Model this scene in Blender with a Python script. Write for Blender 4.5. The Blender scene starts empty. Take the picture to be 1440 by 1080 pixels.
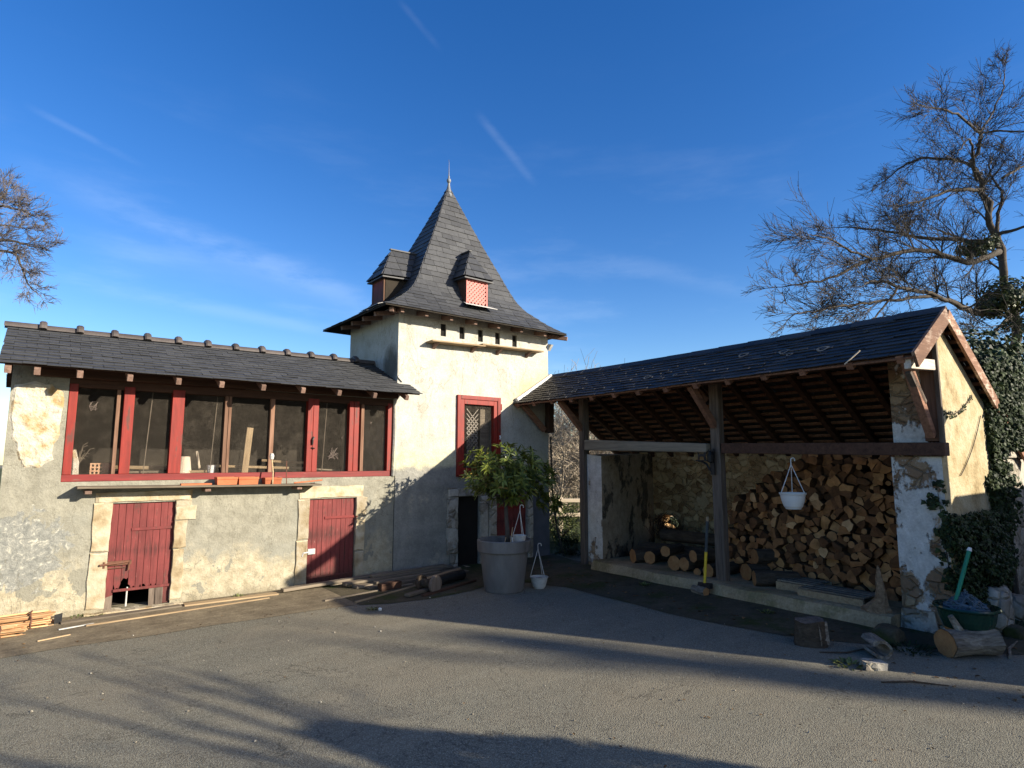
import bpy, math, random
from mathutils import Vector, Matrix, noise
V = Vector
R = math.radians
rng = random.Random(7)
scene = bpy.context.scene
COL = scene.collection

# ------------------------------------------------------------------ camera model
FPX, CX, CY, CAMH = 850.0, 720.0, 540.0, 1.6
PITCH = math.atan(107 / FPX)
HEAD = R(51.6)
FH = V((math.cos(HEAD), math.sin(HEAD), 0)); RT = V((math.sin(HEAD), -math.cos(HEAD), 0))
FW = FH * math.cos(PITCH) + V((0, 0, 1)) * math.sin(PITCH)
UP = -FH * math.sin(PITCH) + V((0, 0, 1)) * math.cos(PITCH)
CAM = V((0, 0, CAMH))
def ray(px, py): return FW + RT * ((px - CX) / FPX) - UP * ((py - CY) / FPX)
def atd(px, py, d): return CAM + ray(px, py) * d
def aty(px, py, y):
    d = ray(px, py); return CAM + d * (y / d.y)

# sun: direction from the scene towards the sun
SUN = V((0.57, -1.0, 0.41)).normalized()

# ------------------------------------------------------------------ mesh builder
class M:
    def __init__(s): s.v = []; s.f = []; s.m = []; s.mi = 0
    def quad(s, a, b, c, d): s.poly([a, b, c, d])
    def poly(s, pts):
        n = len(s.v); s.v += [tuple(p) for p in pts]; s.f.append(tuple(range(n, n + len(pts)))); s.m.append(s.mi)
    def box(s, a, b):
        x0, y0, z0 = a; x1, y1, z1 = b
        s.hexa([(x0, y0, z0), (x1, y0, z0), (x1, y1, z0), (x0, y1, z0), (x0, y0, z1), (x1, y0, z1), (x1, y1, z1), (x0, y1, z1)])
    def hexa(s, p):
        n = len(s.v); s.v += [tuple(q) for q in p]
        for f in ((3, 2, 1, 0), (4, 5, 6, 7), (0, 1, 5, 4), (1, 2, 6, 5), (2, 3, 7, 6), (3, 0, 4, 7)):
            s.f.append(tuple(n + i for i in f)); s.m.append(s.mi)
    def beam(s, p0, p1, w, t, up=(0, 0, 1), w1=None, t1=None):
        """a bar of width w (sideways) and height t (towards up) from p0 to p1"""
        p0 = V(p0); p1 = V(p1); d = (p1 - p0).normalized(); up = V(up)
        sd = d.cross(up)
        if sd.length < 1e-4: sd = d.cross(V((1, 0, 0)))
        sd.normalize(); u = sd.cross(d).normalized()
        w1 = w if w1 is None else w1; t1 = t if t1 is None else t1
        P = []
        for p, ww, tt in ((p0, w, t), (p1, w1, t1)):
            P += [p - sd * ww / 2 - u * tt / 2, p + sd * ww / 2 - u * tt / 2, p + sd * ww / 2 + u * tt / 2, p - sd * ww / 2 + u * tt / 2]
        n = len(s.v); s.v += [tuple(q) for q in P]
        for f in ((0, 1, 2, 3), (7, 6, 5, 4), (0, 4, 5, 1), (1, 5, 6, 2), (2, 6, 7, 3), (3, 7, 4, 0)):
            s.f.append(tuple(n + i for i in f)); s.m.append(s.mi)
    def tube(s, pts, rad, n=8, cap=True):
        pts = [V(p) for p in pts]
        if not hasattr(rad, '__len__'): rad = [rad] * len(pts)
        base = len(s.v); u = None
        for i, p in enumerate(pts):
            d = (pts[min(i + 1, len(pts) - 1)] - pts[max(i - 1, 0)])
            if d.length < 1e-9: d = V((0, 0, 1))
            d.normalize()
            if u is None:
                u = d.cross(V((0, 0, 1)))
                if u.length < 1e-3: u = d.cross(V((1, 0, 0)))
            else: u = u - d * u.dot(d)
            u.normalize(); w = d.cross(u)
            for k in range(n):
                a = 2 * math.pi * k / n
                s.v.append(tuple(p + (u * math.cos(a) + w * math.sin(a)) * rad[i]))
        for i in range(len(pts) - 1):
            for k in range(n):
                k2 = (k + 1) % n
                s.f.append((base + i * n + k, base + i * n + k2, base + (i + 1) * n + k2, base + (i + 1) * n + k)); s.m.append(s.mi)
        if cap:
            s.f.append(tuple(base + k for k in range(n))[::-1]); s.m.append(s.mi)
            e = base + (len(pts) - 1) * n
            s.f.append(tuple(e + k for k in range(n))); s.m.append(s.mi)
    def lathe(s, prof, c=(0, 0, 0), n=32, closed=False):
        base = len(s.v); c = V(c); k0 = len(prof)
        for r, z in prof:
            for k in range(n):
                a = 2 * math.pi * k / n
                s.v.append((c.x + r * math.cos(a), c.y + r * math.sin(a), c.z + z))
        for i in range(k0 - 1):
            for k in range(n):
                k2 = (k + 1) % n
                s.f.append((base + i * n + k, base + i * n + k2, base + (i + 1) * n + k2, base + (i + 1) * n + k)); s.m.append(s.mi)
    def prism(s, poly, off):
        """poly: 3-D points (planar), extruded by off"""
        off = V(off); a = [V(p) for p in poly]; b = [p + off for p in a]; n = len(a)
        s.poly(a[::-1]); s.poly(b)
        for i in range(n): s.quad(a[i], a[(i + 1) % n], b[(i + 1) % n], b[i])
    def build(s, name, mats, parent=None, smooth=False, bevel=0, recalc=False):
        me = bpy.data.meshes.new(name); me.from_pydata(s.v, [], s.f)
        if not isinstance(mats, (list, tuple)): mats = [mats]
        for m in mats: me.materials.append(m)
        if len(mats) > 1: me.polygons.foreach_set('material_index', s.m)
        if smooth: me.polygons.foreach_set('use_smooth', [True] * len(s.f))
        me.update()
        if recalc:
            import bmesh
            bm = bmesh.new(); bm.from_mesh(me); bmesh.ops.remove_doubles(bm, verts=bm.verts, dist=1e-5)
            bmesh.ops.recalc_face_normals(bm, faces=bm.faces); bm.to_mesh(me); bm.free()
        o = bpy.data.objects.new(name, me); COL.objects.link(o)
        if parent is not None: o.parent = parent
        if bevel:
            md = o.modifiers.new('bevel', 'BEVEL'); md.width = bevel; md.segments = 2; md.limit_method = 'ANGLE'
        return o
def tag(o, label=None, cat=None, group=None, kind=None):
    if label: o['label'] = label
    if cat: o['category'] = cat
    if group: o['group'] = group
    if kind: o['kind'] = kind
    return o
def thing(name, label, cat, loc=(0, 0, 0), rz=0, group=None):
    o = bpy.data.objects.new(name, None); COL.objects.link(o); o.location = loc; o.rotation_euler = (0, 0, rz)
    o.empty_display_size = 0.1
    return tag(o, label, cat, group)
def wobble(pts, a, closed=True):
    return [V(p) + V((rng.uniform(-a, a), 0, rng.uniform(-a, a))) for p in pts]

# ------------------------------------------------------------------ materials
class N:
    def __init__(s, name):
        s.mat = bpy.data.materials.new(name); s.mat.use_nodes = True
        s.nt = s.mat.node_tree; s.n = s.nt.nodes; s.l = s.nt.links
        s.bsdf = s.n['Principled BSDF']; s.out = s.n['Material Output']
        s.tc = s.n.new('ShaderNodeTexCoord')
    def new(s, t, **k):
        nd = s.n.new(t)
        for a, b in k.items(): setattr(nd, a, b)
        return nd
    def put(s, sock, val):
        if hasattr(val, 'is_output') or isinstance(val, bpy.types.NodeSocket): s.l.new(val, sock)
        elif isinstance(val, (tuple, list)) and len(val) == 3 and sock.type == 'RGBA': sock.default_value = (*val, 1)
        else: sock.default_value = val
    def map(s, scale=(1, 1, 1), rot=(0, 0, 0), loc=(0, 0, 0), src='Object'):
        m = s.new('ShaderNodeMapping'); s.l.new(s.tc.outputs[src], m.inputs[0])
        m.inputs['Scale'].default_value = scale; m.inputs['Rotation'].default_value = rot; m.inputs['Location'].default_value = loc
        return m.outputs[0]
    def noise(s, vec, scale, detail=6, rough=.6, dist=0, w=None):
        t = s.new('ShaderNodeTexNoise'); s.put(t.inputs['Vector'], vec)
        if w is not None: t.noise_dimensions = '4D'; s.put(t.inputs['W'], w)
        t.inputs['Scale'].default_value = scale; t.inputs['Detail'].default_value = detail
        t.inputs['Roughness'].default_value = rough; t.inputs['Distortion'].default_value = dist
        return t.outputs['Fac']
    def voro(s, vec, scale, feature='F1', rnd=1, out='Distance'):
        t = s.new('ShaderNodeTexVoronoi', feature=feature); s.put(t.inputs['Vector'], vec)
        t.inputs['Scale'].default_value = scale; t.inputs['Randomness'].default_value = rnd
        return t.outputs[out]
    def ramp(s, fac, cols):
        r = s.new('ShaderNodeValToRGB'); s.put(r.inputs[0], fac)
        e = r.color_ramp.elements
        while len(e) < len(cols): e.new(.5)
        for el, (p, c) in zip(e, cols):
            el.position = p; el.color = (*c, 1) if len(c) == 3 else c
        return r.outputs[0]
    def step(s, val, a, b):
        m = s.new('ShaderNodeMapRange'); m.clamp = True; s.put(m.inputs[0], val)
        m.inputs[1].default_value = a; m.inputs[2].default_value = b
        return m.outputs[0]
    def math(s, op, a, b=0.0, c=None):
        m = s.new('ShaderNodeMath', operation=op); s.put(m.inputs[0], a); s.put(m.inputs[1], b)
        if c is not None: s.put(m.inputs[2], c)
        return m.outputs[0]
    def mix(s, fac, a, b, mode='MIX'):
        m = s.new('ShaderNodeMix', data_type='RGBA', blend_type=mode)
        s.put(m.inputs[0], fac); s.put(m.inputs[6], a); s.put(m.inputs[7], b)
        return m.outputs[2]
    def xyz(s, src='Object'):
        m = s.new('ShaderNodeSeparateXYZ'); s.l.new(s.tc.outputs[src], m.inputs[0]); return m.outputs
    def bump(s, h, strength=.3, dist=.02, prev=None):
        b = s.new('ShaderNodeBump'); s.put(b.inputs['Height'], h)
        b.inputs['Strength'].default_value = strength; b.inputs['Distance'].default_value = dist
        if prev is not None: s.l.new(prev, b.inputs['Normal'])
        return b.outputs[0]
    def done(s, col, rough=.85, normal=None, spec=.3):
        s.put(s.bsdf.inputs['Base Color'], col); s.put(s.bsdf.inputs['Roughness'], rough)
        s.bsdf.inputs['Specular IOR Level'].default_value = spec
        if normal is not None: s.l.new(normal, s.bsdf.inputs['Normal'])
        return s.mat
    def island(s): return s.new('ShaderNodeNewGeometry').outputs['Random Per Island']
    def orand(s): return s.new('ShaderNodeObjectInfo').outputs['Random']

def simple(name, cols, scale=6, rough=.8, bump=.2, bscale=30, stretch=(1, 1, 1), island=0, orand=0, spec=.3, bdist=.01):
    n = N(name); mp = n.map(stretch); w = n.math('MULTIPLY', n.orand(), 37.0)
    f = n.noise(mp, scale, w=w)
    k = len(cols); c = n.ramp(f, [(.3 + .4 * i / max(1, k - 1), cc) for i, cc in enumerate(cols)])
    if island: c = n.mix(1, c, n.ramp(n.island(), [(0, (1 - island,) * 3), (1, (1 + island,) * 3)]), 'MULTIPLY')
    if orand: c = n.mix(1, c, n.ramp(n.orand(), [(0, (1 - orand,) * 3), (1, (1 + orand,) * 3)]), 'MULTIPLY')
    nm = n.bump(n.noise(mp, bscale, w=w), bump, bdist) if bump else None
    return n.done(c, rough, nm, spec)

def wood(name, dark, light, axis=0, scale=1, rough=.8, worn=None, wornp=.6, bump=.4, spec=.25, orand=.25):
    n = N(name)
    st = [9, 9, 9]; st[axis] = .7
    mp = n.map([q * scale for q in st]); w = n.math('MULTIPLY', n.orand(), 53.0)
    g = n.noise(mp, 3.2, 8, .65, .6, w=w)
    c = n.ramp(g, [(.3, dark), (.72, light)])
    if worn:
        big = n.noise(n.map((1, 1, 1)), 5, 8, .7, w=w)
        c = n.mix(n.step(n.math('ADD', n.math('MULTIPLY', big, .65), n.math('MULTIPLY', g, .35)), wornp - .06, wornp + .06), c, worn)
    if orand: c = n.mix(1, c, n.ramp(n.orand(), [(0, (1 - orand,) * 3), (1, (1 + orand,) * 3)]), 'MULTIPLY')
    return n.done(c, rough, n.bump(g, bump, .006), spec)

MT = {}
def plaster_grey():
    n = N('grey render'); P = n.tc.outputs['Object']; x, y, z = n.xyz()
    big = n.noise(P, 1.3, 8, .65); mid = n.noise(P, 5, 8, .7); fine = n.noise(P, 60, 5, .7)
    c = n.ramp(mid, [(.25, (.155, .146, .113)), (.5, (.25, .238, .19)), (.75, (.335, .32, .257))])
    c = n.mix(n.step(big, .5, .62), c, n.mix(.5, c, (.235, .235, .20)))
    # yellow lime coat coming through low down, with grey patches left on it
    lowf = n.math('ADD', n.math('MULTIPLY', z, -.85), n.math('MULTIPLY', n.noise(P, 2.2, 8, .66), 1.15))
    yel = n.ramp(n.noise(P, 9, 8, .7), [(.3, (.25, .21, .135)), (.6, (.41, .37, .27)), (.8, (.54, .50, .395))])
    c = n.mix(n.step(n.math('ADD', lowf, n.math('MULTIPLY', n.math('SUBTRACT', n.noise(P, 14, 6, .75), .5), .25)), .10, .26), c, yel)
    pat = n.noise(n.map((1, 1, 1), loc=(3.1, 0, 1.7)), 2.6, 5, .55)
    c = n.mix(n.math('MULTIPLY', n.step(n.math('ADD', pat, n.math('MULTIPLY', n.math('SUBTRACT', n.noise(P, 18, 5, .7), .5), .09)), .578, .588), n.step(z, .62, .5)), c, (.225, .215, .17))
    # blue-grey cement patch left of the first door
    dx = n.math('SUBTRACT', x, -.02); dz = n.math('SUBTRACT', z, .72)
    d = n.math('ADD', n.math('POWER', n.math('DIVIDE', dx, .42), 2.0), n.math('POWER', n.math('DIVIDE', dz, .36), 2.0))
    d = n.math('ADD', d, n.math('MULTIPLY', n.math('SUBTRACT', n.noise(P, 4, 8, .72, 1.2), .5), 4.2))
    bl = n.ramp(n.noise(P, 16, 6, .7, 1.0), [(.3, (.13, .135, .125)), (.55, (.24, .24, .215)), (.72, (.55, .52, .42))])
    c = n.mix(n.step(d, 1.0, .85), c, bl)
    # bare white edge at the far left and small pits
    c = n.mix(n.step(n.voro(P, 26), .12, .05), c, (.22, .21, .17), 'MIX')
    stn = n.noise(n.map((6, 1, .8)), 2.2, 6, .65)                       # rain streaks under the sill
    c = n.mix(n.math('MULTIPLY', n.math('MULTIPLY', n.step(stn, .52, .75), n.step(z, .3, 1.3)), .5), c, (.21, .2, .16))
    cr = n.noise(n.map((1, 1, .6), loc=(6, 0, 3)), 1.7, 8, .62, .5); crk = n.step(n.math('ABSOLUTE', n.math('SUBTRACT', cr, .52)), .006, .0015)
    c = n.mix(n.math('MULTIPLY', crk, .55), c, (.13, .12, .09))
    damp = n.math('ADD', z, n.math('MULTIPLY', n.math('SUBTRACT', mid, .5), .25))   # splashed dirt along the foot
    c = n.mix(n.math('MULTIPLY', n.step(damp, .13, .0), .6), c, (.16, .14, .1))
    c = n.mix(.35, c, n.ramp(fine, [(.3, (.55,) * 3), (.7, (1.25,) * 3)]), 'MULTIPLY')
    nm = n.bump(fine, .5, .008); nm = n.bump(mid, .7, .045, nm)
    return n.done(c, .92, nm, .15)
def plaster_tower():
    n = N('cream limewash'); P = n.tc.outputs['Object']; x, y, z = n.xyz()
    mid = n.noise(P, 4, 8, .7); fine = n.noise(P, 55, 5, .7); big = n.noise(P, 1.1, 6, .6)
    cream = n.ramp(mid, [(.25, (.33, .31, .26)), (.5, (.44, .425, .375)), (.8, (.53, .515, .47))])
    cream = n.mix(n.math('MULTIPLY', n.step(n.noise(n.map((1, 1, 1), loc=(5, 2, 1)), 6, 8, .78), .54, .68), .65), cream, (.30, .28, .235))
    cream = n.mix(n.math('MULTIPLY', n.step(n.noise(n.map((5, 1, .55), loc=(1, 2, 7)), 1.7, 7, .65), .53, .75), .45), cream, (.30, .275, .215))
    cream = n.mix(n.step(n.voro(P, 13), .085, .05), cream, (.27, .25, .2))
    grey = n.ramp(mid, [(.25, (.15, .147, .132)), (.5, (.235, .23, .205)), (.78, (.33, .32, .285))])
    grey = n.mix(n.step(n.noise(P, 2.5, 8, .7), .56, .7), grey, (.40, .36, .28))
    grey = n.mix(n.step(n.noise(n.map((1, 1, 1), loc=(9, 2, 4)), 11, 6, .7), .66, .72), grey, (.12, .12, .11))
    edge = n.math('ADD', z, n.math('MULTIPLY', n.math('SUBTRACT', n.noise(P, 3.2, 8, .65), .5), .34))
    stain = n.ramp(n.noise(P, 8, 6, .7), [(.35, (.40, .385, .24)), (.7, (.60, .55, .38))])
    c = n.mix(n.math('MULTIPLY', n.step(edge, 1.82, 1.60), .8), cream, stain)
    c = n.mix(n.step(edge, 1.53, 1.44), c, grey)
    # ochre run-off along the shed flashing
    dfl = n.math('ADD', n.math('SUBTRACT', z, n.math('MULTIPLY', n.math('SUBTRACT', x, 2.23), .62)), -2.6)
    m1 = n.math('MULTIPLY', n.math('MULTIPLY', n.step(dfl, .42, .06), n.step(dfl, -.35, .0)), n.step(x, 1.9, 2.3))
    c = n.mix(n.math('MULTIPLY', m1, n.step(big, .35, .6)), c, (.56, .43, .21))
    # hairline cracks
    cr = n.noise(n.map((1, 1, .45), loc=(1, 0, 2)), 1.5, 8, .6, .4)
    crk = n.step(n.math('ABSOLUTE', n.math('SUBTRACT', cr, .5)), .008, .002)
    c = n.mix(n.math('MULTIPLY', n.math('MULTIPLY', crk, n.step(z, 1.9, 2.2)), .7), c, (.27, .25, .2))
    # black mould where the low roof meets the side wall
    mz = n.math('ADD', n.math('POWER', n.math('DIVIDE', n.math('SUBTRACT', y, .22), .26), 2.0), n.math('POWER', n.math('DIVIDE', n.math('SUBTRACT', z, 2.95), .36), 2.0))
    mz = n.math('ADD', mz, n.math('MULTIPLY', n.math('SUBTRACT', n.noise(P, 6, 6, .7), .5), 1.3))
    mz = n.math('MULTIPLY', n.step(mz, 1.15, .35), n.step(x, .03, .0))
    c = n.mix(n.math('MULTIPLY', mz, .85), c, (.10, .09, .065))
    spk = n.noise(n.map((1, 1, 1), loc=(2, 8, 3)), 24, 5, .75)
    c = n.mix(n.math('MULTIPLY', n.step(spk, .60, .72), .55), c, (.33, .31, .255))
    c = n.mix(.45, c, n.ramp(fine, [(.3, (.55,) * 3), (.7, (1.25,) * 3)]), 'MULTIPLY')
    nm = n.bump(fine, .45, .007); nm = n.bump(mid, .55, .04, nm)
    return n.done(c, .92, nm, .15)
def rubble(name, stones, mortar, scale=7, plaster=None, pcover=.5, loc=(0, 0, 0), mw=.06):
    n = N(name)
    w = n.noise(n.map((1, 1, 1), loc=loc), 3, 4, .6)
    vec = n.new('ShaderNodeVectorMath', operation='ADD')
    n.put(vec.inputs[0], n.map((1, 1, 1.45), loc=loc))
    cmb = n.new('ShaderNodeCombineXYZ')
    for i in range(3): n.put(cmb.inputs[i], n.math('MULTIPLY', w, .28))
    n.put(vec.inputs[1], cmb.outputs[0]); vv = vec.outputs[0]
    e = n.voro(vv, scale, 'DISTANCE_TO_EDGE'); cid = n.voro(vv, scale, 'F1', out='Color')
    bw = n.new('ShaderNodeRGBToBW'); n.put(bw.inputs[0], cid)
    sc = n.ramp(bw.outputs[0], [(.15, stones[0]), (.5, stones[1]), (.85, stones[2])])
    fine = n.noise(n.tc.outputs['Object'], 35, 8, .7)
    c = n.mix(n.step(e, mw, mw * .35), sc, mortar)
    if plaster:
        pm = n.noise(n.map((1, 1, .8), loc=(loc[0] + 4, loc[1], loc[2])), 2.4, 8, .68)
        pf = n.step(pm, pcover, pcover - .03)
        pc = n.ramp(n.noise(n.tc.outputs['Object'], 9, 8, .7), [(.3, plaster[0]), (.7, plaster[1])])
        c = n.mix(pf, c, pc)
    c = n.mix(.5, c, n.ramp(fine, [(.25, (.45,) * 3), (.75, (1.3,) * 3)]), 'MULTIPLY')
    h = n.math('MINIMUM', e, .12)
    if plaster: h = n.math('MAXIMUM', n.math('MULTIPLY', pf, .14), h)
    nm = n.bump(fine, .5, .012); nm = n.bump(h, .9, .18, nm)
    return n.done(c, .93, nm, .12)
def slate(name, a, b, moss=None, mossf=.6):
    n = N(name); i = n.island()
    c = n.ramp(i, [(0, a), (.55, tuple((p + q) / 2 for p, q in zip(a, b))), (1, b)])
    f = n.noise(n.tc.outputs['Object'], 18, 8, .7)
    c = n.mix(.5, c, n.ramp(f, [(.3, (.6,) * 3), (.75, (1.35,) * 3)]), 'MULTIPLY')
    if moss:
        m = n.noise(n.tc.outputs['Object'], 3.0, 8, .75)
        c = n.mix(n.step(m, mossf, mossf + .12), c, moss)
    rgh = n.step(n.math('ADD', f, n.math('MULTIPLY', i, .3)), -.3, 1.5)
    return n.done(c, n.math('ADD', n.math('MULTIPLY', rgh, .3), .42), n.bump(f, .35, .006), .35)
def paint(name, base, base2, chip, chipf, axis=2, rough=.55, scuff=False):
    n = N(name); st = [7, 7, 7]; st[axis] = .8
    mp = n.map(st); w = n.math('MULTIPLY', n.orand(), 31.0)
    g = n.noise(mp, 3.0, 8, .7, .3, w=w); b = n.noise(n.tc.outputs['Object'], 3.5, 6, .65, w=w)
    c = n.mix(b, base, base2)
    c = n.mix(.8, c, n.ramp(g, [(.3, (.5,) * 3), (.7, (1.3,) * 3)]), 'MULTIPLY')
    k = n.math('ADD', n.math('MULTIPLY', g, .6), n.math('MULTIPLY', b, .4))
    c = n.mix(n.step(k, chipf, chipf + .05), c, chip)
    if scuff:      # rubbed dark band at half height, pale rubbed paint above it, dirty rotten foot
        x, y, z = n.xyz(); st2 = n.noise(n.map((16, 6, 1.2)), 3, 6, .7)
        band = n.math('SUBTRACT', .12, n.math('ABSOLUTE', n.math('SUBTRACT', z, .63)))
        c = n.mix(n.math('MULTIPLY', n.step(n.math('ADD', band, n.math('MULTIPLY', n.math('SUBTRACT', st2, .5), .55)), .02, .16), .75), c, (.045, .014, .013))
        c = n.mix(n.math('MULTIPLY', n.step(n.math('ADD', z, n.math('MULTIPLY', n.math('SUBTRACT', st2, .5), .5)), .30, .08), .8), c, (.05, .02, .016))
        c = n.mix(n.math('MULTIPLY', n.step(n.noise(n.map((9, 9, 2.5)), 4, 8, .75), .60, .72), .5), c, (.36, .20, .17))
    return n.done(c, rough, n.bump(g, .35, .004), .3)
def leafmat(name, a, b, rough=.4, spec=.45, trans=.18):
    n = N(name)
    odd = (.26, .19, .05) if name == 'glossy leaf' else b
    c = n.ramp(n.island(), [(0, a), (.6, tuple((p + q) / 2 for p, q in zip(a, b))), (.955, b), (.975, odd)])
    n.done(c, rough, None, spec)
    t = n.new('ShaderNodeBsdfTranslucent'); n.put(t.inputs[0], c)
    mx = n.new('ShaderNodeMixShader'); mx.inputs[0].default_value = trans
    n.l.new(n.bsdf.outputs[0], mx.inputs[1]); n.l.new(t.outputs[0], mx.inputs[2]); n.l.new(mx.outputs[0], n.out.inputs[0])
    return n.mat
def asphalt():
    n = N('chip seal asphalt'); P = n.tc.outputs['Object']
    ag = n.voro(P, 135, out='Color'); bw = n.new('ShaderNodeRGBToBW'); n.put(bw.inputs[0], ag)
    ed = n.voro(P, 135); big = n.noise(P, .55, 6, .6); mid = n.noise(P, 3, 8, .7)
    c = n.ramp(bw.outputs[0], [(.1, (.145, .138, .104)), (.5, (.205, .196, .148)), (.8, (.265, .252, .192)), (.97, (.37, .35, .275))])
    c = n.mix(n.step(ed, .40, .68), c, (.115, .105, .08))
    c = n.mix(n.math('MULTIPLY', n.step(big, .42, .66), .55), c, n.mix(.5, c, (.26, .21, .14)))
    c = n.mix(n.math('MULTIPLY', n.step(mid, .5, .75), .35), c, (.23, .20, .145))
    tk = n.noise(n.map((.35, 2.2, 1), rot=(0, 0, .55)), 1.6, 5, .6); c = n.mix(n.math('MULTIPLY', n.step(tk, .5, .72), .4), c, n.mix(.55, c, (.30, .275, .205)))
    lf = n.noise(n.map((1, 1, 1), loc=(3, 7, 0)), 1.7, 6, .7)
    c = n.mix(n.math('MULTIPLY', n.step(lf, .58, .74), .3), c, (.062, .055, .045))
    ck = n.noise(n.map((.7, .9, 1), loc=(4, 4, 0)), 1.1, 9, .6, .6); ckm = n.math('MULTIPLY', n.step(n.math('ABSOLUTE', n.math('SUBTRACT', ck, .47)), .0035, .001), n.step(mid, .40, .52))
    c = n.mix(n.math('MULTIPLY', ckm, .7), c, (.05, .045, .035))
    st = n.voro(P, 6.5); c = n.mix(n.step(st, .032, .02), c, (.36, .33, .25))
    st2 = n.voro(n.map((1, 1.6, 1), loc=(2, 1, 0)), 9.0); c = n.mix(n.step(st2, .05, .03), c, (.05, .04, .03))
    nm = n.bump(ed, .55, .006); nm = n.bump(mid, .25, .02, nm)
    return n.done(c, .9, nm, .2)
def concrete(name, a, b, c3, mossy=None):
    n = N(name); P = n.tc.outputs['Object']
    m = n.noise(P, 2.4, 8, .72); f = n.noise(P, 40, 6, .7); s = n.noise(n.map((.6, 3.5, 1)), 4, 6, .7)
    c = n.ramp(m, [(.25, a), (.5, b), (.78, c3)])
    c = n.mix(n.math('MULTIPLY', n.step(s, .5, .75), .5), c, c3)
    if mossy: c = n.mix(n.step(n.noise(n.map((1, 1, 1), loc=(2, 2, 0)), 2.0, 8, .7), .5, .62), c, mossy)
    c = n.mix(.6, c, n.ramp(f, [(.3, (.5,) * 3), (.7, (1.3,) * 3)]), 'MULTIPLY')
    nm = n.bump(f, .5, .008); nm = n.bump(m, .4, .03, nm)
    return n.done(c, .92, nm, .15)
def wiremesh():
    n = N('wire netting'); x, y, z = n.xyz()
    def line(a, b, sc):
        t = n.math('ADD', n.math('MULTIPLY', x, a * sc), n.math('MULTIPLY', z, b * sc))
        fr = n.math('FRACT', t); return n.math('LESS_THAN', n.math('ABSOLUTE', n.math('SUBTRACT', fr, .5)), .06)
    g = n.math('MAXIMUM', line(.87, .5, 88), line(-.87, .5, 88))
    dust = n.noise(n.tc.outputs['Object'], 8, 6, .7)
    n.done(n.mix(n.step(dust, .45, .7), (.055, .045, .033), (.12, .10, .075)), .7, None, .3)
    tr = n.new('ShaderNodeBsdfTransparent'); mx = n.new('ShaderNodeMixShader')
    n.put(mx.inputs[0], n.math('MAXIMUM', g, n.math('MULTIPLY', n.step(dust, .52, .75), .05)))
    n.l.new(tr.outputs[0], mx.inputs[1]); n.l.new(n.bsdf.outputs[0], mx.inputs[2]); n.l.new(mx.outputs[0], n.out.inputs[0])
    return n.mat
def logend():
    n = N('cut wood end'); P = n.tc.outputs['Object']; w = n.math('MULTIPLY', n.orand(), 91.0)
    oi = n.orand()
    f = n.noise(P, 9, 6, .65, .5, w=w); g = n.noise(n.map((1, 6, 1)), 14, 6, .7, w=w)
    c = n.ramp(oi, [(0, (.09, .043, .02)), (.3, (.18, .082, .035)), (.65, (.31, .142, .056)), (.88, (.44, .22, .085)), (1, (.56, .34, .165))])
    c = n.mix(.75, c, n.ramp(f, [(.3, (.35,) * 3), (.7, (1.4,) * 3)]), 'MULTIPLY')
    return n.done(c, .85, n.bump(g, .6, .01), .15)
def ringend():
    n = N('sawn log end'); P = n.tc.outputs['Object']; x, y, z = n.xyz()
    rr = n.math('SQRT', n.math('ADD', n.math('POWER', y, 2.0), n.math('POWER', z, 2.0)))
    rr = n.math('ADD', rr, n.math('MULTIPLY', n.noise(P, 9, 4), .035))
    rg = n.math('SINE', n.math('MULTIPLY', rr, 480.0))
    c = n.ramp(n.noise(P, 12, 6, .7, w=n.math('MULTIPLY', n.orand(), 9.0)), [(.3, (.23, .105, .04)), (.7, (.42, .225, .095))])
    c = n.mix(n.math('MULTIPLY', n.step(rg, -.2, 1), .28), c, (.22, .12, .055))
    return n.done(c, .85, n.bump(rg, .15, .003), .15)
def bark(name, a, b, c3, scale=1):
    n = N(name); w = n.math('MULTIPLY', n.orand(), 17.0)
    mp = n.map((2 * scale, 9 * scale, 9 * scale)); g = n.noise(mp, 3, 8, .7, .8, w=w); f = n.noise(n.tc.outputs['Object'], 30, 6, .7, w=w)
    c = n.ramp(g, [(.3, a), (.55, b), (.75, c3)])
    return n.done(c, .92, n.bump(n.math('ADD', g, n.math('MULTIPLY', f, .3)), .8, .025), .15)

MT['render'] = plaster_grey()
MT['cream'] = plaster_tower()
MT['stone_trim'] = simple('pale limestone', [(.20, .14, .075), (.33, .265, .165), (.44, .385, .285), (.34, .235, .115)], 4.5, .9, .9, 24, bdist=.015, island=.28)
MT['stone_bare'] = simple('flaking limestone', [(.26, .155, .06), (.36, .25, .12), (.48, .43, .33), (.52, .48, .40), (.2, .16, .105)], 4.5, .92, 1, 14, bdist=.05)
MT['slate'] = slate('dark slate', (.040, .0415, .045), (.064, .066, .07))
MT['slate_old'] = slate('old slate', (.014, .014, .015), (.040, .038, .036), (.10, .08, .05), .60)
MT['ridge'] = simple('dark ridge tile', [(.055, .045, .042), (.09, .075, .068)], 7, .6, .3, 40, orand=.2)
MT['timber'] = wood('dark timber', (.035, .017, .011), (.11, .055, .034), 0)
MT['timber_v'] = wood('dark timber post', (.05, .026, .016), (.13, .07, .045), 2)
MT['rafter'] = wood('rafter timber', (.11, .052, .033), (.31, .16, .098), 0)
MT['timber_end'] = wood('sunned rafter end', (.12, .07, .05), (.25, .165, .13), 1)
MT['grey_beam'] = wood('weathered beam', (.12, .10, .075), (.26, .22, .165), 1)
MT['grey_wood_x'] = wood('weathered plank', (.085, .068, .05), (.24, .195, .14), 0)
MT['tan_wood_x'] = wood('pale plank', (.22, .15, .085), (.46, .34, .2), 0)
MT['brown_v'] = wood('bare mullion', (.10, .05, .03), (.26, .15, .10), 2)
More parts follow.
